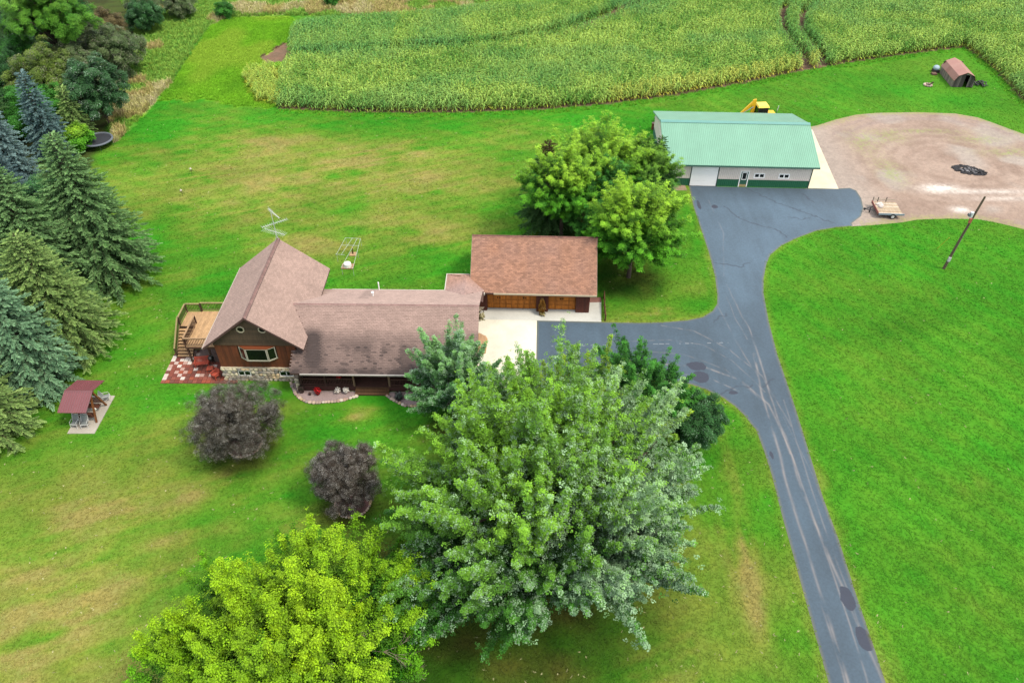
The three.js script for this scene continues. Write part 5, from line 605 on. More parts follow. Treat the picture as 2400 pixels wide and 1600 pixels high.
// ---------- vegetation ----------
function bladeGeo(n, h, w, lean, seed, bend = 1) { // a tuft of grass blades
  const r = rnd(seed), b = new MB();
  for (let i = 0; i < n; i++) {
    const a = r() * 6.28, q = r() * 0.5 * lean, x = q * Math.cos(a), z = q * Math.sin(a), t = r() * 6.28, L = h * (0.6 + 0.5 * r()), o = lean * (0.4 + r()) * L / h * 0.6, k = 0.8 + 0.4 * r(), K1 = [k * 0.8, k * 0.8, k * 0.8], ex = x + o * Math.cos(a), ez = z + o * Math.sin(a), wx = w * Math.cos(t), wz = w * Math.sin(t);
    if (bend > 1) { const mx = x + o * 0.3 * Math.cos(a), mz = z + o * 0.3 * Math.sin(a), my = L * 0.7; b.quad([x - wx, 0, z - wz], [x + wx, 0, z + wz], [mx + wx * 0.8, my, mz + wz * 0.8], [mx - wx * 0.8, my, mz - wz * 0.8], K1); b.tri([mx - wx * 0.8, my, mz - wz * 0.8], [mx + wx * 0.8, my, mz + wz * 0.8], [ex, L, ez], [k, k, k]); } else b.tri([x - wx, 0, z - wz], [x + wx, 0, z + wz], [ex, L, ez], [k, k, k]);
  }
  return b.build();
}
function sprigGeo(n, size, spread, seed, aspect = 0.75) { // a sprig of n pointed leaves, mostly facing up (+y)
  const r = rnd(seed), b = new MB();
  for (let i = 0; i < n; i++) {
    const a = (i / n) * 6.28 + r(), q = spread * (0.15 + 0.85 * r()), y = (r() - 0.5) * spread * 0.9, L = size * (0.75 + 0.5 * r()), c = Math.cos(a), s = Math.sin(a), dr = -0.7 + r() * 0.9, w = L * aspect * 0.5, tw = (r() - 0.5) * 0.9, x = q * c, z = q * s, k = 0.82 + 0.36 * r(), K1 = [k, k, k];
    const p0 = [x, y, z], p2 = [x + c * L, y + dr * L * 0.6, z + s * L], m = [x + c * L * 0.45, y + dr * L * 0.27, z + s * L * 0.45], pl = [m[0] - s * w, m[1] + tw * w - w * 0.2, m[2] + c * w], pr = [m[0] + s * w, m[1] - tw * w - w * 0.2, m[2] - c * w];
    b.tri(p0, pl, p2, K1).tri(p0, p2, pr, mul3(K1, 0.92));
  }
  return b.build();
}
const SPRIG = { maple: sprigGeo(10, 0.088, 0.14, 1, 0.9), lime: sprigGeo(11, 0.1, 0.16, 4, 0.7), fine: sprigGeo(12, 0.055, 0.18, 7, 0.6), bush: sprigGeo(9, 0.11, 0.2, 9, 0.65) };
// A broadleaf tree (> trunk, crown): lobes set around the crown's envelope, limbs to them, sprigs over each lobe.
function broadleaf(o) {
  const t = thing(o.name, o.label, 'tree', [o.x, 0, o.z], 0, o.group ?? ({ maple_tree: o.z < -60 ? 'maples behind the garage' : 'maples between the house and the driveway', purple_tree: 'purple-leaved trees on the front lawn', wild_tree: 'wild trees and bushes of the wood', wild_bush: 'wild trees and bushes of the wood' })[o.name]), r = rnd(o.seed), lobes = [], hc = o.hc ?? (o.h + o.base) / 2, up = o.h - hc, dn = hc - o.base, N = o.lobes, gr = 2.39996;
  for (let i = 0; i < N; i++) {
    const y = 1 - (1.62 * (i + 0.5)) / N, q = Math.sqrt(Math.max(0, 1 - y * y)), a = i * gr + (r() - 0.5) * 0.6, f = o.fill ? lerp(0.58, 0.94, r()) : 0.7 + 0.16 * r(), R = o.r * (o.lobeR ?? 0.3) * (0.75 + 0.5 * r());
    const sx = 1 + (o.lump ?? 0.12) * (fbm(Math.cos(a) * 1.3 + 5, Math.sin(a) * 1.3 + y, 2, o.seed) - 0.5) * 4;
    const dd = V(q * Math.cos(a) + (r() - 0.5) * 0.7, y * 0.8 + (o.upb ?? 0.5), q * Math.sin(a) + (r() - 0.5) * 0.7).normalize(); lobes.push({ p: [o.r * q * f * sx * Math.cos(a), hc + (y > 0 ? up : dn) * y * f * (o.spire && y > 0.3 ? 0.92 + r() * 0.2 : 0.95), o.r * q * f * sx * Math.sin(a)], R, d: dd, k: r(), y, s: r() });
  }
  for (let i = 0; i < N * 0.25; i++) { const a = r() * 6.28, q = o.r * 0.45 * Math.sqrt(r()), y = r() * 1.2 - 0.5; lobes.push({ p: [q * Math.cos(a), hc + (y > 0 ? up : dn) * y * 0.6, q * Math.sin(a)], R: o.r * 0.3, d: V(0, 1, 0), k: r(), y }); }
  (o.extra ?? []).forEach(([x, y, z, R, k]) => lobes.push({ p: [x, y, z], R, d: V(x * 0.05, 1, z * 0.05).normalize(), k: k ?? r(), y: 0.6 }));
  const b = new MB(); b.col = o.bark ?? C(104, 92, 80); const tr = o.trunkR ?? o.h * 0.02, fork = Math.max(0.6, o.base * 0.9 + 0.15 * hc);
  b.tube([[0, -0.1, 0], [0.05 * tr, fork * 0.5, 0.3 * tr], [0, fork, 0]], tr * 1.25, tr * 0.9, 9); b.tube([[0, fork, 0], [0.2, lerp(fork, o.h, 0.5), 0.1], [0.05, o.h * 0.86, 0]], tr * 0.85, tr * 0.12, 7);
  lobes.forEach((l, i) => { const y0 = lerp(fork * 0.9, l.p[1] * 0.6 + fork * 0.3, cl(l.y + 0.3) * 0.7), m = [l.p[0] * 0.45, lerp(y0, l.p[1], 0.62), l.p[2] * 0.45], e = [l.p[0] + l.d.x * l.R * 0.6, l.p[1] + l.d.y * l.R * 0.6, l.p[2] + l.d.z * l.R * 0.6]; b.tube([[0, y0, 0], m, l.p, e], tr * 0.4, tr * 0.05, 5); });
  (o.bare ?? []).forEach(([x, y, z, s]) => { const br = (p, d, L, w, g) => { const e = [p[0] + d[0] * L, p[1] + d[1] * L, p[2] + d[2] * L]; b.tube([p, [(p[0] + e[0]) / 2 + (r() - 0.5) * L * 0.16, (p[1] + e[1]) / 2 + (r() - 0.5) * L * 0.16, (p[2] + e[2]) / 2 + (r() - 0.5) * L * 0.16], e], w, w * 0.5, 4, C(190, 176, 156, 0.5)); if (g > 0) for (let i = 0; i < 3; i++) br(e, V(d[0] + (r() - 0.5) * 1.3, d[1] + (r() - 0.5) * 1.1, d[2] + (r() - 0.5) * 1.3).normalize().toArray(), L * (0.5 + 0.3 * r()), w * 0.55, g - 1); }; br([x * 0.6, y * 0.85, z * 0.6], V(x, y * 0.25, z).normalize().toArray(), s, 0.045, 3); });
  part(t, 'trunk', b, M.bark);
  const tot = lobes.reduce((s, l) => s + l.R ** 2, 0), lists = [], tips = o.cols, E = o.elong ?? 1.35, X = V(0, 1, 0);
  for (const l of lobes) {
    const n = Math.round((o.n * l.R ** 2) / tot), q = new THREE.Quaternion().setFromUnitVectors(X, l.d);
    // a lobe is either a handful of small puffs or a bunch of upright plumes, so light and dark clumps show
    const puffs = [...Array(o.puffs ?? 7)].map(() => { const a = r() * 6.28, c = lerp(-0.6, 1, r()), s = Math.sqrt(1 - c * c), f = 0.5 + 0.55 * r(); return { p: V(s * Math.cos(a) * f, c * f * E, s * Math.sin(a) * f), L: 0.55 + 0.95 * r(), k: r() }; });
    for (let i = 0; i < n; i++) {
      const pf = puffs[Math.floor(r() * puffs.length)], a = r() * 6.28; let v, p, out;
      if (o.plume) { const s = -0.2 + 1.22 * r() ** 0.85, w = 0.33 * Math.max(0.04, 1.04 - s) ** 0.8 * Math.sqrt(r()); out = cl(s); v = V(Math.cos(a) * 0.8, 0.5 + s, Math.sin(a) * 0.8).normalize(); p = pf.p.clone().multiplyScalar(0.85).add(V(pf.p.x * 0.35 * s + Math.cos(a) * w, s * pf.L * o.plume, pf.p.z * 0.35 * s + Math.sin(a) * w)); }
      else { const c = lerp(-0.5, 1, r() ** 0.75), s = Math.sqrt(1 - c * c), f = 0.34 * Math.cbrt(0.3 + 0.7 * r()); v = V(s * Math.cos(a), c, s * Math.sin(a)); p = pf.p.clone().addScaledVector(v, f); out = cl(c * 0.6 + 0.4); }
      if (r() < (o.stray ?? 0.03)) p.add(V(r() - 0.5, r() - 0.5, r() - 0.5).multiplyScalar(0.75));
      p.multiplyScalar(l.R).applyQuaternion(q);
      const nx = v.clone().multiplyScalar(0.7).add(l.d).add(V((r() - 0.5) * 1.2, 0.6 + (r() - 0.5) * 0.8, (r() - 0.5) * 1.2)).normalize(), Qn = new THREE.Quaternion().setFromUnitVectors(X, nx).multiply(new THREE.Quaternion().setFromAxisAngle(X, r() * 6.28));
      const sc = (o.ls ?? 1) * (0.75 + 0.5 * r()), P = V(l.p[0] + p.x, l.p[1] + p.y, l.p[2] + p.z);
      const kt = cl(tips.top ? sst(0.1, 1, (P.y - hc) / up) * tips.top : 0); let k = mix3(tips.a, tips.b, cl(l.k * 0.4 + pf.k * 0.35 + out * 0.75 - 0.38 + (r() - 0.5) * 0.35)); if (tips.c) k = mix3(k, tips.c, cl(kt * (0.7 * l.k + 0.7 * out - 0.1)));  // crown shade painted into leaf colour: inner leaves darker, outer and upper ones lighter
      if (tips.s && r() < tips.sp * (tips.sf ? tips.sf(P) * (0.35 + 1.3 * (l.s ?? 0.5)) : 1)) k = mix3(k, tips.s, 0.3 + 0.5 * r());
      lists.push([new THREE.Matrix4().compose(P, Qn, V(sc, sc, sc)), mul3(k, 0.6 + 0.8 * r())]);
    }
  }
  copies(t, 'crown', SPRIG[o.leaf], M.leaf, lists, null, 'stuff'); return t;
}
const PAL = {
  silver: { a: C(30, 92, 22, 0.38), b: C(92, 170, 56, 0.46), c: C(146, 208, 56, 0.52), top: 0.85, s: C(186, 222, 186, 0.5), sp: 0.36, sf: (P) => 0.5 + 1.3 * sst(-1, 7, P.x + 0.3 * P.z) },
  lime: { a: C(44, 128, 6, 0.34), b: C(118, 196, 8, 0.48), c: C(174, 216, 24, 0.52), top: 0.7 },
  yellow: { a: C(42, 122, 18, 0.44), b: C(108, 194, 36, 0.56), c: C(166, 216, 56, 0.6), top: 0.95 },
  green: { a: C(34, 104, 28, 0.44), b: C(84, 168, 54, 0.52) }, dark: { a: C(34, 90, 38, 0.4), b: C(72, 136, 68, 0.45), s: C(160, 200, 166, 0.45), sp: 0.06 },
  young: { a: C(50, 122, 50, 0.42), b: C(116, 186, 100, 0.48), c: C(150, 210, 124, 0.52), top: 0.7, s: C(190, 224, 194, 0.5), sp: 0.3 },
  purple: { a: C(54, 50, 42, 0.3), b: C(98, 97, 78, 0.37), c: C(108, 94, 82, 0.37), top: 0.6, s: C(224, 224, 218, 0.5), sp: 0.2 },
  grey: { a: C(66, 104, 50, 0.42), b: C(122, 148, 92, 0.46), s: C(170, 168, 150, 0.46), sp: 0.22 }, bluish: { a: C(38, 92, 44, 0.42), b: C(84, 140, 84, 0.46), s: C(186, 210, 190, 0.46), sp: 0.1 },
};
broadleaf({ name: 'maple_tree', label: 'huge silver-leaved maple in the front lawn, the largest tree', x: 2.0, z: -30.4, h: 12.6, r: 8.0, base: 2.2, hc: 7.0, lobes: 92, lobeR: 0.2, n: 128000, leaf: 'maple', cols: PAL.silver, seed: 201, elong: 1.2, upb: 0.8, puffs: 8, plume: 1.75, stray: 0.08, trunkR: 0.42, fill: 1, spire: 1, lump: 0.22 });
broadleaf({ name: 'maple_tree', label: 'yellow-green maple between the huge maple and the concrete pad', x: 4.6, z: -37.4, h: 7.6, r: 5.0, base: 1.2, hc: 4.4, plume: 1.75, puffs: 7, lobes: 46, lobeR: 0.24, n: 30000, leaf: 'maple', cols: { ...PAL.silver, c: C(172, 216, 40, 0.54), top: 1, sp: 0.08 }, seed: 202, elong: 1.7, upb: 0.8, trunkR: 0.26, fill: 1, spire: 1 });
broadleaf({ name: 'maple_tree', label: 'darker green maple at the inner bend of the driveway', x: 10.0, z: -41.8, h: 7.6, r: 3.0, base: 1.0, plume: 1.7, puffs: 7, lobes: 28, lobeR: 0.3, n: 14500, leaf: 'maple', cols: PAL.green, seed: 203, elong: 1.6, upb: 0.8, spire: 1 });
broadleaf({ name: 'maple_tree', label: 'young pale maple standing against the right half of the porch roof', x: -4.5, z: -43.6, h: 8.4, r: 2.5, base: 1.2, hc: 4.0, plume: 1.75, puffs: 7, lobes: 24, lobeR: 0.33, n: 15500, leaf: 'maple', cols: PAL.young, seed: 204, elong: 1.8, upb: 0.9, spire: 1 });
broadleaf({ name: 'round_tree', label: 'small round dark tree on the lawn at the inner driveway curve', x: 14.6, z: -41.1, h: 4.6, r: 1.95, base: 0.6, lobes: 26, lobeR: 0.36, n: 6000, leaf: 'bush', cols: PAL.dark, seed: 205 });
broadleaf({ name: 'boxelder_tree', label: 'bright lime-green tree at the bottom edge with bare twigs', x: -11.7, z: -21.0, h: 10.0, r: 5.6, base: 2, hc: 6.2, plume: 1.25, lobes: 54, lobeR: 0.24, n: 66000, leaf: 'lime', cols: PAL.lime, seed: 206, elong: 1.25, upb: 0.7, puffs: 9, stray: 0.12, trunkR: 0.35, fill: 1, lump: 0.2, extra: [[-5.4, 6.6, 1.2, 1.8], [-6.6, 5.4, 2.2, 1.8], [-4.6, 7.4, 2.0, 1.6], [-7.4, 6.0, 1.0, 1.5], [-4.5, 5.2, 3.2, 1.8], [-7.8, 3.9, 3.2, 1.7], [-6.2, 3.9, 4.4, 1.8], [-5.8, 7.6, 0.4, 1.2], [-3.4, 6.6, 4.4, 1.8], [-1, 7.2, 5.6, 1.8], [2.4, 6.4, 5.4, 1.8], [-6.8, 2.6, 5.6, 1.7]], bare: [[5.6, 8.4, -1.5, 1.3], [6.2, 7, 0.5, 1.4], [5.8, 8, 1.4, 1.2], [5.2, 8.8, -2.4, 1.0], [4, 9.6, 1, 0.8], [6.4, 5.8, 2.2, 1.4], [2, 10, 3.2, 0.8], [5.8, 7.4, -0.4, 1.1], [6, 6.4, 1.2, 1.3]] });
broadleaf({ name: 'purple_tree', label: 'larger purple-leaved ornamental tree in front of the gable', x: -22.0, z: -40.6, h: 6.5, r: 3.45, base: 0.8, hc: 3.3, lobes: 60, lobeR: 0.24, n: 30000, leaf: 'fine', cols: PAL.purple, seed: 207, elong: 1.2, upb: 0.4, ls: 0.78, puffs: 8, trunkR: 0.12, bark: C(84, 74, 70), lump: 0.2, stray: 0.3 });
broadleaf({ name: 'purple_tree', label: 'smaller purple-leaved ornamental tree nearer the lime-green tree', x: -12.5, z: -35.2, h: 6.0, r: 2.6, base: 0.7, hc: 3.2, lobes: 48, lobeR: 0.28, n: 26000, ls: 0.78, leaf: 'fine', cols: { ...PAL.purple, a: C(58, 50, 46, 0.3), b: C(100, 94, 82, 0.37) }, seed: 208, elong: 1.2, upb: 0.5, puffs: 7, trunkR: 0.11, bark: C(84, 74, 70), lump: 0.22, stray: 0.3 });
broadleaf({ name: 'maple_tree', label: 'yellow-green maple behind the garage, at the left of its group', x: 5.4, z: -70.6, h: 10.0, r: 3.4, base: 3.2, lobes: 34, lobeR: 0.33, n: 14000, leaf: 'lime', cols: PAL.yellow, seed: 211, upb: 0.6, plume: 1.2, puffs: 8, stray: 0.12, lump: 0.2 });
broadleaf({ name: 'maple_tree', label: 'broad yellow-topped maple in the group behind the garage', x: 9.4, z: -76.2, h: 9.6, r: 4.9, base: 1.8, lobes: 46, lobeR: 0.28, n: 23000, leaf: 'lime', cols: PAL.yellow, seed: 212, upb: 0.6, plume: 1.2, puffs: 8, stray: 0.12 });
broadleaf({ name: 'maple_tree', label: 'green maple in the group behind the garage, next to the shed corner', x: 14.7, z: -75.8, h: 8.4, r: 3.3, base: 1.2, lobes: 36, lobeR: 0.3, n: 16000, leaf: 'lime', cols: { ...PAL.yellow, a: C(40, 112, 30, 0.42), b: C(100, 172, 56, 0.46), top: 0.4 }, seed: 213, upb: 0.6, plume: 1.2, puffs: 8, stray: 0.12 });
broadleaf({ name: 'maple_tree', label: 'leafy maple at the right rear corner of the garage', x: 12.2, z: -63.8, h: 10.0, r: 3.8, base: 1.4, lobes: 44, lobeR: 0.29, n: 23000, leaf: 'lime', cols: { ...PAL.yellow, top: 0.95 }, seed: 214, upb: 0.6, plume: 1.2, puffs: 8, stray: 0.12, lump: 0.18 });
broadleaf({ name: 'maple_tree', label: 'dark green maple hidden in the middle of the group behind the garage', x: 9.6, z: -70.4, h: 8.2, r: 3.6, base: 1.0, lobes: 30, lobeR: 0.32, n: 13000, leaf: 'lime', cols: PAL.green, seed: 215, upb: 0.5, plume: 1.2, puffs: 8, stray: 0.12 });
// the wood at the left
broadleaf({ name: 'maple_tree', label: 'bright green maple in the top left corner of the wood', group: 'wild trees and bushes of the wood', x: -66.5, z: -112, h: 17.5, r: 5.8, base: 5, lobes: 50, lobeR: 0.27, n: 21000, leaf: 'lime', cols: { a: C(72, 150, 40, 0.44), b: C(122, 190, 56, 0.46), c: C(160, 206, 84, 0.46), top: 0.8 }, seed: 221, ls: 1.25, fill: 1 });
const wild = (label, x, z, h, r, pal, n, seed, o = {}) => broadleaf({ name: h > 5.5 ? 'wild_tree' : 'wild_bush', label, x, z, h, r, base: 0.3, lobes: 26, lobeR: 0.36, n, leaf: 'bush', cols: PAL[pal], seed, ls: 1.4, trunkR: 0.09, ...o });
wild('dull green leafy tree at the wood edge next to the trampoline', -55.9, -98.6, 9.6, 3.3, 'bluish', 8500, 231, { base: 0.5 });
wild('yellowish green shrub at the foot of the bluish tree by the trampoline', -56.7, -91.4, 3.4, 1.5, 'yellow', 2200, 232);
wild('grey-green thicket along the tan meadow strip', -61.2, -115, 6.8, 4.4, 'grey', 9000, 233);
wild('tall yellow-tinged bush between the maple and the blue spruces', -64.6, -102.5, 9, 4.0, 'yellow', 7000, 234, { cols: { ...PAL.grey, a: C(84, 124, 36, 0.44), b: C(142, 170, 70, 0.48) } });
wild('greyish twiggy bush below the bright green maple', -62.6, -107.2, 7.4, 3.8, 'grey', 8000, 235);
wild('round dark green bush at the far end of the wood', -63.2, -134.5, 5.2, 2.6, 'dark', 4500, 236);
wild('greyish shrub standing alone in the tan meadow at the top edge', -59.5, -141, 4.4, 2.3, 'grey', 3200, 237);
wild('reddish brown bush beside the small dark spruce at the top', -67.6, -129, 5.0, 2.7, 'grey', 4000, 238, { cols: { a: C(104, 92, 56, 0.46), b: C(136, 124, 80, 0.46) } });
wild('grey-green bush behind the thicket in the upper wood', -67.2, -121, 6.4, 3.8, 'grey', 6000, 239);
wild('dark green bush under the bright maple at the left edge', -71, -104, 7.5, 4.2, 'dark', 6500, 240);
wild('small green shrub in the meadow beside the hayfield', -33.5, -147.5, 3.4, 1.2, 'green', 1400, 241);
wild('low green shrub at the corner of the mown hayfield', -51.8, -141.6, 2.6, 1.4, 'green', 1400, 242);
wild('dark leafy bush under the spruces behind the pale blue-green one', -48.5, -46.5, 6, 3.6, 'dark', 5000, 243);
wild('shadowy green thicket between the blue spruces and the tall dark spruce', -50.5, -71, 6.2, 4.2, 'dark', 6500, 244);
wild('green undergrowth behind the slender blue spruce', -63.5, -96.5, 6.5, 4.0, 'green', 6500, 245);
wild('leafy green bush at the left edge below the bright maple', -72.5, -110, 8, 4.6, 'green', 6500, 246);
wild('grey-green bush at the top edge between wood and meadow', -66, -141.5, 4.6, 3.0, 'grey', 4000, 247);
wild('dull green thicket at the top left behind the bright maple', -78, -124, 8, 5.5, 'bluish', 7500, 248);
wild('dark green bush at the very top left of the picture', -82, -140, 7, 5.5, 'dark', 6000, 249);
// conifers (> trunk, crown): whorls of drooping branches clad in sprays
const spray = (seed, n = 9) => { const r = rnd(seed), b = new MB(); b.tube([[0, 0, 0], [0.5, -0.01, 0], [1, -0.05, 0]], 0.014, 0.006, 3, [0.45, 0.4, 0.32]); for (let i = 0; i < n; i++) for (const s of [-1, 1, 0]) { const t = (i + 0.4 + r() * 0.4) / n, L = (s ? 0.42 : 0.2) * (1.1 - t * 0.75) * (0.8 + r() * 0.4), a = s ? 0.75 + r() * 0.25 : 0, x = t, k = 0.72 + 0.5 * r() + t * 0.25, ex = x + L * Math.cos(a), ez = s * L * Math.sin(a), y0 = -0.03 * t, y1 = y0 + (s ? -0.04 - r() * 0.09 : 0.16 + r() * 0.05), w = 0.045; b.quad([x, y0, 0], [lerp(x, ex, 0.5) + w * Math.sin(a), y0 + 0.03, ez * 0.5 - s * w * 0.8], [ex, y1, ez], [lerp(x, ex, 0.5) - w * Math.sin(a), y0 - 0.01, ez * 0.5 + s * w * 0.8], [k, k, k]); b.tri([x, y0, 0], [lerp(x, ex, 0.55), y0 + 0.085, ez * 0.55], [ex, y1, ez], [k * 0.95, k * 0.95, k * 0.95]); } return b.build(); };
const SPRAY = spray(301, 10);
function conifer(o) {
  const t = thing(o.name ?? 'spruce_tree', o.label, 'tree', [o.x, 0, o.z], 0, o.group ?? (o.x < -30 ? 'spruces along the left edge' : 'spruces behind the garage')), r = rnd(o.seed), b = new MB(); b.col = C(96, 80, 68); b.tube([[0, -0.1, 0], [0.05, o.h * 0.5, 0], [0, o.h, 0]], o.h * 0.016, 0.02, 8);
  const lists = [], step = o.step ?? 0.5, base = o.base ?? 0.4;
  for (let y = base; y < o.h - 0.3; y += step * (0.75 + 0.35 * r()) * lerp(1, 0.6, y / o.h)) {
    const f = 1 - (y - base) / (o.h - base), L0 = o.r * (f ** 0.7) * (y < base + 1.2 ? 0.88 : 1), n = Math.max(4, Math.round(6 + L0 * 2)), ph = r() * 6.28;
    for (let i = 0; i < n; i++) {
      const a = ph + ((i + (r() - 0.5) * 0.7) / n) * 6.28, L = Math.max(0.35, L0 * (0.72 + 0.42 * r())), dx = Math.cos(a), dz = Math.sin(a), rise = lerp(-0.12, 0.5, 1 - f), pt = (q) => [dx * L * q, y + L * (rise * q - 0.34 * q * q + 0.16 * q * q * q), dz * L * q];
      b.tube([pt(0), pt(0.5), pt(0.95)], 0.012 + L * 0.011, 0.01, 4);
      const m = Math.max(2, Math.round(L / 0.19));
      for (let j = 0; j < m; j++) {
        const q = lerp(0.22, 1.0, (j + 0.3 + r() * 0.5) / m), P = pt(q), side = j === m - 1 ? 0 : (j % 2 ? 1 : -1) * (0.3 + r() * 0.8), S = (o.ss ?? 0.62) * (0.7 + 0.5 * r()) * lerp(0.65, 1, f) * (j === m - 1 ? 1 : 0.9), pitch = rise - 0.68 * q + 0.48 * q * q;
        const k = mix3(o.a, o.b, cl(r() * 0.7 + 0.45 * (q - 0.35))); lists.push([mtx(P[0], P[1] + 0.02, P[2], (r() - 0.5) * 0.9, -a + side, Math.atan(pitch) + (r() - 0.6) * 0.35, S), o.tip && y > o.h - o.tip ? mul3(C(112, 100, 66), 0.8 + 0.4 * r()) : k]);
      }
    }
  }
  for (let i = 0; i < 5; i++) lists.push([mtx(0, o.h - 0.75 + i * 0.1, 0, i * 1.3, 0, 1.4, 0.6), o.tip ? C(112, 100, 66) : o.b]);
  part(t, 'trunk', b, M.bark); copies(t, 'crown', SPRAY, M.needle, lists, null, 'stuff'); return t;
}
const NB = [C(84, 118, 120, 0.64), C(164, 196, 196, 0.7)], NG = [C(78, 122, 74, 0.7), C(152, 194, 130, 0.76)], NY = [C(92, 130, 72, 0.74), C(168, 198, 122, 0.82)], NS = [C(88, 134, 100, 0.7), C(162, 204, 164, 0.76)], ND = [C(60, 106, 60, 0.6), C(110, 156, 94, 0.66)];
const spruce = (label, x, z, h, r, [a, b], seed, o = {}) => conifer({ label, x, z, h, r, a, b, seed, ...o });
spruce('tall dark green spruce at the right tip of the spruce row', -42.0, -64.0, 16.2, 5.6, NG, 401);
spruce('slightly shorter green spruce left of the tall dark one', -45.4, -59.4, 15.6, 5.0, NG, 402);
spruce('olive green spruce in the middle of the spruce row', -41.6, -53.2, 12.6, 5.2, NY, 403);
spruce('pale blue-green spruce behind the swing shelter', -42.4, -48.2, 12.6, 4.7, NS, 404);
spruce('olive spruce at the lower left end of the spruce row', -43.2, -42.0, 10.4, 4.2, NY, 405);
spruce('blue-grey spruce at the left edge above the pale blue-green one', -47.0, -52.8, 13.2, 4.2, NS, 406);
spruce('half hidden green spruce between the olive and the shorter green ones', -46.6, -55.6, 13.4, 4.6, NG, 416);
spruce('bright blue spruce at the left edge of the picture', -60.2, -81.6, 13, 3.7, NB, 407);
spruce('slender blue spruce right of the bright blue spruce', -59.4, -90.0, 11.4, 2.9, [C(86, 128, 128, 0.54), C(156, 192, 194, 0.58)], 408);
spruce('narrow olive conifer behind the slender blue spruce', -58.0, -94.4, 7.6, 2.1, NY, 409);
spruce('dark bluish spruce below the bright blue spruce', -55.4, -73.4, 10, 3.4, [C(78, 114, 118, 0.54), C(136, 168, 174, 0.58)], 410);
spruce('small dark green spruce at the top of the wood', -71.2, -129.6, 7.4, 2.8, [C(44, 108, 62, 0.52), C(86, 152, 92, 0.56)], 411);
spruce('dark spruce with a brown dead tip behind the garage', 3.9, -72.7, 10.9, 3.5, ND, 412, { tip: 1.7, base: 1.7, name: 'spruce_tree' });
spruce('thin dark spruce top beside the left wall of the shed', 16.6, -77.6, 9.0, 2.3, ND, 413);
spruce('dark spruce deep in the wood above the bright blue spruce', -68.5, -93, 12, 3.6, ND, 414);
spruce('yellow-brown conifer between the blue and the green spruces', -50.5, -66.5, 8.6, 2.8, [C(92, 92, 36), C(140, 132, 56)], 415);
// ---------- corn ----------
const cornGeo = (seed) => { const r = rnd(seed), b = new MB(), H = 2.05; b.tube([[0, 0, 0], [0, H, 0]], 0.016, 0.008, 3, [0.75, 0.62, 0.4]); for (let i = 0; i < 10; i++) { const a = i * 2.9 + r() * 0.9, y = 0.35 + i * 0.165, L = (0.6 + 0.28 * r()) * (i > 8 ? 0.75 : 1), c = Math.cos(a), s = Math.sin(a), w = 0.062, k = i < 2 ? [1.25, 0.95, 0.6] : mul3([1, 1, 1], 0.78 + r() * 0.4), P = (q, e) => [c * L * q - s * w * e, y + L * (0.85 * q - 1.05 * q * q), s * L * q + c * w * e]; b.quad(P(0, -0.6), P(0, 0.6), P(0.35, 1), P(0.35, -1), mul3(k, 0.9)).quad(P(0.35, -1), P(0.35, 1), P(0.7, 0.8), P(0.7, -0.8), k).tri(P(0.7, -0.8), P(0.7, 0.8), P(1.05, 0), mul3(k, 1.1)); } for (let i = 0; i < 4; i++) { const a = i * 1.6 + r(); b.tri([0, H - 0.03, 0], [0.015, H, 0.015], [0.13 * Math.cos(a), H + 0.2 + r() * 0.1, 0.13 * Math.sin(a)], [1.7, 1.35, 0.9]); } return b.build(); };
{
  const r = rnd(500), lists = [], [x0, x1, z0, z1] = [-40, 104, -165, -92];
  for (let z = z0; z < z1; z += 0.62) for (let x = x0 + r() * 0.3; x < x1; x += 0.3) {
    const X = x + (r() - 0.5) * 0.3, Z = z + (r() - 0.5) * 0.4; if (Math.abs(X) > 10 + -Z * 0.62 || Z < -151 - 0) { if (Z < -158 || Math.abs(X) > 16 + -Z * 0.62) continue; }
    if (!inPoly(CORN, X, Z) || inPoly(SOIL, X, Z)) continue; const e = polyD(CORN, X, Z, 4), tr = Math.min(...TRACKS.map((T) => lineD(T, X, Z, 3)));
    if (tr < 0.55 + 0.35 * fbm(X / 2, Z / 2, 2, 7) || r() < 0.06) continue;
    const q = fbm(X / 9, Z / 6, 3, 501), q2 = fbm(X / 2.5, Z / 2.5, 2, 511), band = tr < 2.6 ? 0.32 * (1 - (tr - 0.6) / 2) : 0;
    let k = mix3(C(96, 160, 60, 0.5), C(176, 212, 100, 0.62), cl((q - 0.5) * 0.6 + 0.45 + (q2 - 0.5) * 0.8 - band + (r() - 0.5) * 0.9)); k = mix3(k, C(104, 172, 98, 0.52), cl(sst(0.5, 0.7, fbm(X / 12 + 30, Z / 8, 3, 521)) * 0.4 + band)); if (e > -2.6 && X > 14 && X < 50) k = mix3(k, C(226, 220, 100, 0.62), 0.5 * r()); if (X < -20 && Z < -122) k = mix3(k, C(100, 170, 98, 0.56), 0.35);
    const S = (0.86 + 0.26 * r()) * lerp(0.8, 1, cl(-e / 1.5)); lists.push([mtx(X, 0, Z, (r() - 0.5) * 0.12, r() * 6.28, (r() - 0.5) * 0.12, S, S * (1.0 + (q - 0.5) * 0.3)), k]);
  }
  const y = rnd(503); for (let i = 0; i < 900; i++) { const X = -42 + y() * 9, Z = -119.5 + y() * 15; if (polyD(YCORN, X, Z, 4) + edge(X, Z, 1.6) < -0.4 && y() < 0.75) lists.push([mtx(X, 0, Z, 0, y() * 6.28, (y() - 0.5) * 0.3, 0.62 + y() * 0.22), mix3(C(206, 216, 96, 0.58), C(150, 200, 84, 0.54), y() * 0.6 + 0.6 * fbm(X / 2, Z / 2, 2, 77))]); }
  tag(copies(scene, 'corn', cornGeo(521), M.needle, lists), 'wide field of green corn with winding gaps behind the shed and lawn', 'corn', null, 'stuff');
}
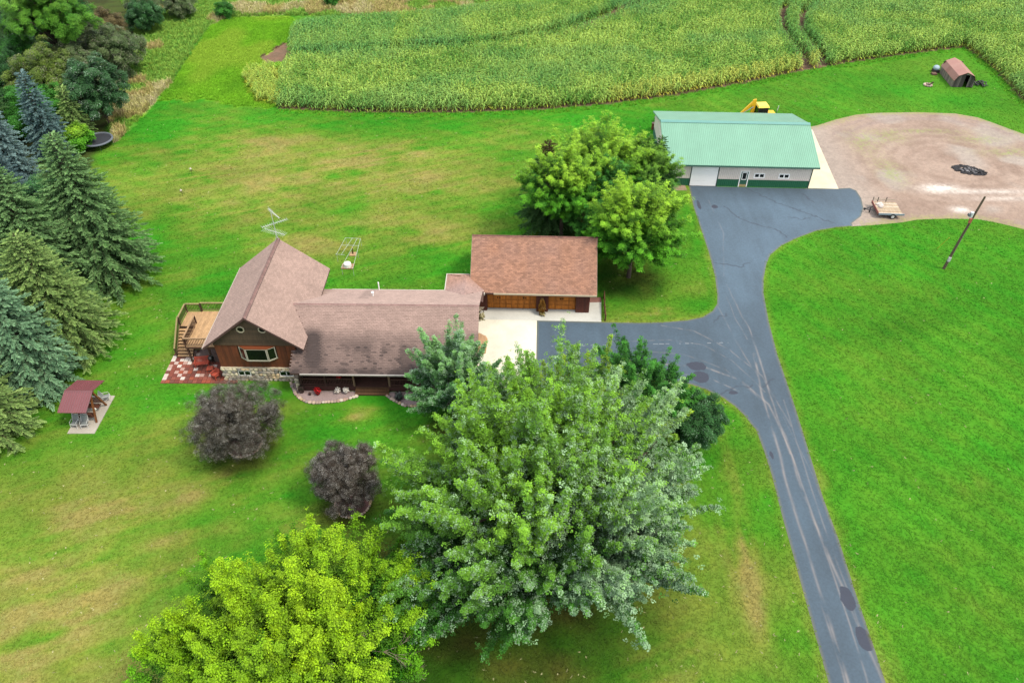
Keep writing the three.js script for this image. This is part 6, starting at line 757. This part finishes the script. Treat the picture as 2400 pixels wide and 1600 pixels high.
// ---------- tall meadow grass, hay stubble, lawn grass ----------
{
  const r = rnd(600), gs = bladeGeo(16, 0.85, 0.022, 0.5, 1, 2), L = [];
  for (let i = 0; i < 60000; i++) { const X = -80 + r() * 90, Z = -166 + r() * 74; if (Z < -158 || !inPoly(MEADOW, X, Z) || X < 0.62 * Z - 6) continue; const n = fbm(X / 4, Z / 5, 3, 14), g = fbm(X / 6 + 9, Z / 7, 3, 24), k = g > 0.46 ? mix3(C(120, 186, 76, 0.6), C(166, 204, 84, 0.6), r()) : mix3(C(200, 204, 116, 0.6), n > 0.52 ? C(236, 222, 182, 0.62) : C(216, 190, 140, 0.6), r()); L.push([mtx(X, 0, Z, 0, r() * 6.28, 0, 0.7 + 0.7 * r(), (0.6 + 0.7 * r()) * (g > 0.46 ? 0.7 : 1)), k]); }
  tag(copies(scene, 'meadow_grass', gs, M.needle, L), 'tall tan and green wild grass between the wood and the corn', 'grass', null, 'stuff');
}
{
  const r = rnd(601), gs = bladeGeo(9, 0.26, 0.02, 0.22, 3), L = [];
  for (let i = 0; i < 42000; i++) { const X = -56 + r() * 28, Z = -142 + r() * 39; if (polyD(HAY, X, Z, 3) + edge(X, Z, 1.4) > 0 || inPoly(MEADOW, X, Z) || inPoly(CORN, X, Z) || inPoly(SOIL, X, Z)) continue; const c = groundColour(X, Z); L.push([mtx(X, 0, Z, 0, r() * 6.28, 0, 0.7 + 0.7 * r()), mul3(c, 1.35 + 0.5 * r())]); }
  for (let i = 0; i < 26000; i++) { const X = -34 + r() * 112, Z = -130 + r() * 38, e = polyD(CORN, X, Z, 2); if (e < 0.1 || e > 1.5 || inPoly(GRAVEL, X, Z)) continue; L.push([mtx(X, 0, Z, 0, r() * 6.28, 0, 0.8 + 0.8 * r()), mix3(C(86, 176, 44, 0.58), C(150, 204, 64, 0.58), r())]); }
  tag(copies(scene, 'rough_grass', gs, M.needle, L), 'rough light green grass of the hayfield and the corn margins', 'grass', null, 'stuff');
}
{
  const r = rnd(602), gs = bladeGeo(9, 0.048, 0.016, 0.13, 5), L = [];
  const x25 = (X) => X > 25, blocked = (X, Z) => (X > 1.5 && X < 43 && Z < -12 && Z > -83 && polyD(DRIVE, X, Z, 0.6) + (fbm(X * 3, Z * 3, 2, 661) - 0.45) * 0.5 < 0.02) || inPoly(GRAVEL, X, Z) || (X > -26 && X < -3 && Z > -60 && Z < -47.2) || (X > -4.5 && X < 8.8 && Z > -67.6 && Z < -47.3) || (X > 18.3 && X < 41.5 && Z > -96.6 && Z < -81.9) || (X > -31.6 && X < -24.8 && Z > -56 && Z < -48) || (X > -37.3 && X < -34.8 && Z > -46.6 && Z < -42) || (Z < -97 && (inPoly(CORN, X, Z) || inPoly(MEADOW, X, Z) || polyD(HAY, X, Z, 3) < 0)) || inPoly(WOODS, X, Z);
  for (let i = 0; i < 330000; i++) { // denser near the camera
    const u = r(), Z = -13 - 112 * u ** 1.35, hw = 26 + -Z * 0.55, X = (r() * 2 - 1) * hw; if (blocked(X, Z) || (X > -19.8 && X < -3.3 && Z > -48 && Z < -45.1)) continue; const c = lawn(X, Z), S = 0.8 + 0.7 * r(); L.push([mtx(X, 0, Z, 0, r() * 6.28, 0, S * 1.2, S), r() < (x25(X) ? 0.003 : 0.011) ? C(226, 224, 170, 0.4) : mul3(c, 1.22 + 0.32 * r())]);
  }
  tag(copies(scene, 'lawn_grass', gs, M.needle, L), 'short mown lawn grass around the house and driveway', 'grass', null, 'stuff');
}
renderer.render(scene, camera);
